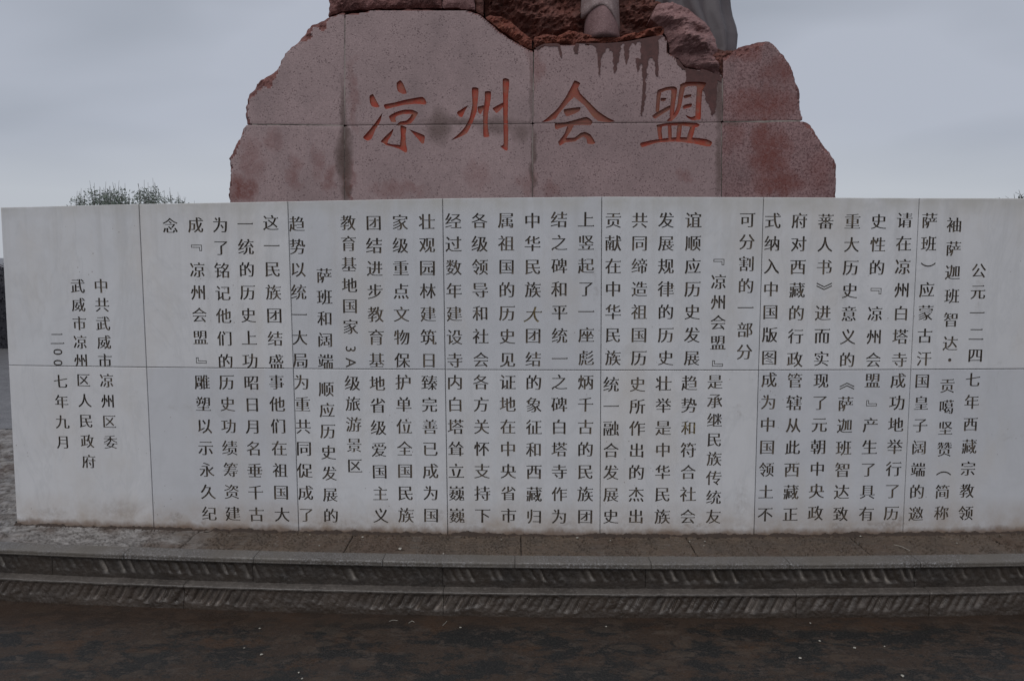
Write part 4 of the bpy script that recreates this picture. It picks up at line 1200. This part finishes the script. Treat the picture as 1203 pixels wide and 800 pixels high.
# ------------------------------------------------------------------ trees and hedge behind
def leaf_tree(name, base, height, spread, label, nshoot, seed, leafw=.05, low=.35, droop=False):
    R_ = random.Random(seed)
    root = tag(empty(name, base), label, 'tree')
    vs, fs = [], []
    def tube(pts, r0, r1):
        n0 = len(vs); m_ = len(pts)
        for i, p in enumerate(pts):
            r = r0+(r1-r0)*i/(m_-1)
            for k in range(6): vs.append((p[0]+r*math.cos(k*1.047), p[1]+r*math.sin(k*1.047), p[2]))
        for i in range(m_-1):
            for k in range(6):
                fs.append((n0+6*i+k, n0+6*i+(k+1) % 6, n0+6*i+6+(k+1) % 6, n0+6*i+6+k))
    tr = [Vector(base)+Vector((.06*math.sin(i), .05*math.cos(i*1.3), height*.5*i/6)) for i in range(7)]
    tube(tr, .11, .05)
    lv, lf = [], []
    for s_ in range(nshoot):
        a = R_.uniform(0, 2*math.pi); rr = spread*math.sqrt(R_.random())
        st = tr[R_.randint(2, 6)]
        hh = height*(.99-.16*(rr/spread)**2)*R_.uniform(.84, 1.0)*(.965+.035*math.sin(rr*math.cos(a)*4.1))
        end = Vector(base)+Vector((rr*math.cos(a), rr*math.sin(a), hh))
        pts = []
        for i in range(8):
            t = i/7
            p = st.lerp(end, t); h_ = min(1, 1.9*t)**.8; p.x = st.x+(end.x-st.x)*(h_ if not droop else t); p.y = st.y+(end.y-st.y)*h_; p.z += .25*height*.2*math.sin(math.pi*t)*(-.6 if not droop else 2.6)
            p += Vector((.09*math.sin(2.3*t+s_*1.7)*t, .09*math.cos(2*t+s_)*t, 0))+Vector((R_.uniform(-.03, .03), R_.uniform(-.03, .03), 0))*(1 if i else 0)
            pts.append(p)
        tube(pts, .02, .003)
        for _ in range(140):
            t = R_.uniform(.2, 1.0)
            k = min(6, int(t*7)); p = pts[k].lerp(pts[k+1], t*7-k)
            w = (.24*(1.1-t)+.03) if not droop else .07
            q = p+Vector((R_.gauss(0, w), R_.gauss(0, w), R_.gauss(0, w*.7)))
            if q.z > hh+.05: q.z = hh*R_.uniform(.9, 1)
            d1 = Vector((R_.gauss(0, 1), R_.gauss(0, 1), R_.gauss(.6, .7))).normalized()
            d2 = d1.cross(Vector((R_.gauss(0, 1), R_.gauss(0, 1), R_.gauss(0, 1)))).normalized()
            L_, w_ = leafw*R_.uniform(.7, 1.3), leafw*.35
            n0 = len(lv)
            lv.extend([q, q+d1*L_*.5+d2*w_*.5, q+d1*L_, q+d1*L_*.5-d2*w_*.5]); lf.append((n0, n0+1, n0+2, n0+3))
    link('trunk', mesh('trunk', vs, fs, smooth=True), [BARK], root)
    link('crown', mesh('crown', lv, lf), [LEAF], root)
    return root
def behind(x, y_px, dist):
    p = on_y(x, y_px, dist); return p
t1 = behind(150, 203, 22)
leaf_tree('tree', (t1[0]+.1, 22, ZT), t1[2]-ZT+.1, 1.6, 'bushy green treetop with upright shoots rising above the left end of the marble wall', 115, 5, .08)
t2 = behind(98, 204, 22.5)
leaf_tree('tree', (t2[0], 22.5, ZT), t2[2]-ZT+.05, .5, 'slim single treetop at the left of the bushy tree behind the marble wall', 16, 9, .075)
t3 = behind(1213, 195, 16)
leaf_tree('tree', (t3[0], 16, ZT), t3[2]-ZT, 1.0, 'feathery branch tips at the right edge of the photo above the marble wall', 34, 12, .085, droop=True)

hb = on_z(0, 410, ZT)
hed = tag(empty('hedge', (hb[0]-3, hb[1]+.4, ZT)), 'very dark clipped hedge far behind the left end of the marble wall', 'hedge')
R_ = random.Random(4)
hx0, hx1, hy0, hy1, hz = hb[0]-8, hb[0]+1.6, hb[1]+.1, hb[1]+.9, 1.45
vs, fs = [], []
nx = 80
prof = [(hy0, ZT), (hy0-.03, .7), (hy0, 1.2), (hy0+.12, hz-.05), (hy0+.4, hz), (hy1-.12, hz-.05), (hy1, 1.1), (hy1, ZT)]
for i in range(nx+1):
    x = hx0+(hx1-hx0)*i/nx
    for (y, z) in prof: vs.append((x+.04*fbm(y*5, z*5, x), y+.07*fbm(x*4, z*4, 2), z+.06*fbm(x*4, y*4, 7)*(z > .3)))
for i in range(nx):
    for j in range(7): fs.append((8*i+j, 8*i+8+j, 8*i+9+j, 8*i+1+j))
fs += [tuple(range(8)), tuple(8*nx+q for q in reversed(range(8)))]
link('hedge_core', mesh('hedge_core', vs, fs), [HEDGE], hed)
vs, fs = [], []
for _ in range(16000):
    x = R_.uniform(hx0, hx1); f_ = R_.random()
    if f_ < .6: q = Vector((x, hy0-.03+R_.gauss(0, .04), R_.uniform(ZT, hz)))
    else: q = Vector((x, R_.uniform(hy0, hy1), hz+R_.gauss(0, .04)))
    d1 = Vector((R_.gauss(0, 1), R_.gauss(0, 1), R_.gauss(0, 1))).normalized(); d2 = d1.orthogonal().normalized()
    n0 = len(vs); L_ = .05
    vs += [q, q+d1*L_*.5+d2*.012, q+d1*L_, q+d1*L_*.5-d2*.012]; fs.append((n0, n0+1, n0+2, n0+3))
link('foliage', mesh('foliage', vs, fs), [HEDGE], hed)

# ------------------------------------------------------------------ small litter
def chip(px, py, z, size, label, group, name='stone_chip', mat=CHIP, flatness=.5):
    p = on_z(px, py, z)
    bm = bmesh.new(); bmesh.ops.create_icosphere(bm, subdivisions=1, radius=.5)
    for v in bm.verts:
        v.co = Vector((v.co.x*size*random.uniform(.8, 1.5), v.co.y*size*random.uniform(.7, 1.2), v.co.z*size*flatness*random.uniform(.8, 1.2)))
    me = bpy.data.meshes.new(name); bm.to_mesh(me); bm.free()
    o = bpy.data.objects.new(name, me); me.materials.append(mat); COL.objects.link(o)
    o.location = (p[0], p[1], z+size*flatness*.35); o.rotation_euler.z = random.uniform(0, 6.28)
    return tag(o, label, 'stone chip', group)
TL = ['largest pale chip on the terrace, left of centre', 'small white pebble on the lip of the terrace left of centre', 'tiny chip on the terrace, third from the left', 'tiny chip on the terrace, leftmost of all', 'flat pale chip lying close under the wall just left of the middle seam', 'small chip close under the wall just right of the middle seam', 'chip right of centre on the terrace, leftmost of three close together', 'chip right of centre on the terrace, upper right of three close together', 'chip right of centre on the terrace, lower right of three close together', 'thin yellowish chip close under the wall left of the largest chip', 'yellowish chip beside dark dirt at the foot of the wall on the right', 'tiny chip on the far right of the terrace', 'tiny chip close under the wall left of the middle seam']
for n_, (x, y, s_) in enumerate([(470, 645, .019), (521, 650.5, .010), (375, 641, .008), (364, 628, .007), (678, 632, .014), (717, 635, .008), (810, 636, .009), (828, 636, .009), (827, 641, .008), (426, 631, .012), (1011, 630, .011), (1124, 638, .008), (589, 634, .007)]):
    chip(x, y, ZT+.002, s_, TL[n_], 'pale chips on the terrace')
PL = ['pavement chip nearest the steps at the left', 'small pavement chip, leftmost of the left cluster', 'largest white chip of the left cluster on the pavement', 'white chip beside the slanting straw below the steps', 'white chip near the steps below the middle of the wall', 'upper small white chip right of centre near the steps', 'middle sized white chip right of centre, above left of two larger ones', 'bright white chip on the pavement right of centre, rightmost of a group of three', 'lowest white chip of the group right of centre', 'largest white chip at the bottom right edge of the pavement', 'faint tiny chip at the far right of the pavement', 'white chip at the bottom edge of the pavement on the left, rear one of two', 'white chip at the bottom edge of the pavement on the left, front one of two']
for n_, (x, y, s_) in enumerate([(305, 738, .009), (287, 761, .007), (307, 769, .013), (541, 737, .010), (712, 736, .009), (952, 732, .009), (963, 753, .011), (1004, 761, .012), (940, 773, .013), (1060, 794, .014), (1039, 759, .007), (351, 790, .010), (355, 797, .009)]):
    chip(x, y, .001, s_, PL[n_], 'white chips on the pavement')
def twig(pts, z, label):
    P = [Vector(on_z(x, y, z)) for x, y in pts]
    vs, fs = [], []
    for p in P:
        for k in range(4): vs.append((p.x-P[0].x+.0012*math.cos(k*1.571), p.y-P[0].y, p.z-P[0].z+.002+.0012*math.sin(k*1.571)))
    for i in range(len(P)-1):
        for k in range(4): fs.append((4*i+k, 4*i+(k+1) % 4, 4*i+4+(k+1) % 4, 4*i+4+k))
    o = link('twig', mesh('twig', vs, fs), [CHIP], None, tuple(P[0]))
    tag(o, label, 'twig')
twig([(457, 730), (462, 728.5), (467, 729)], .001, 'short pale straw on the wet pavement below the steps, left of centre')
twig([(480, 732), (484, 729.5), (487, 731)], .001, 'bent pale straw on the wet pavement just right of the short straight straw')
twig([(520, 735), (523, 732), (525, 730)], .001, 'slanting straw on the wet pavement left of a white chip')
twig([(1050, 640), (1060, 642.5), (1069, 647)], ZT+.004, 'long pale straw lying across the terrace below the right text columns')
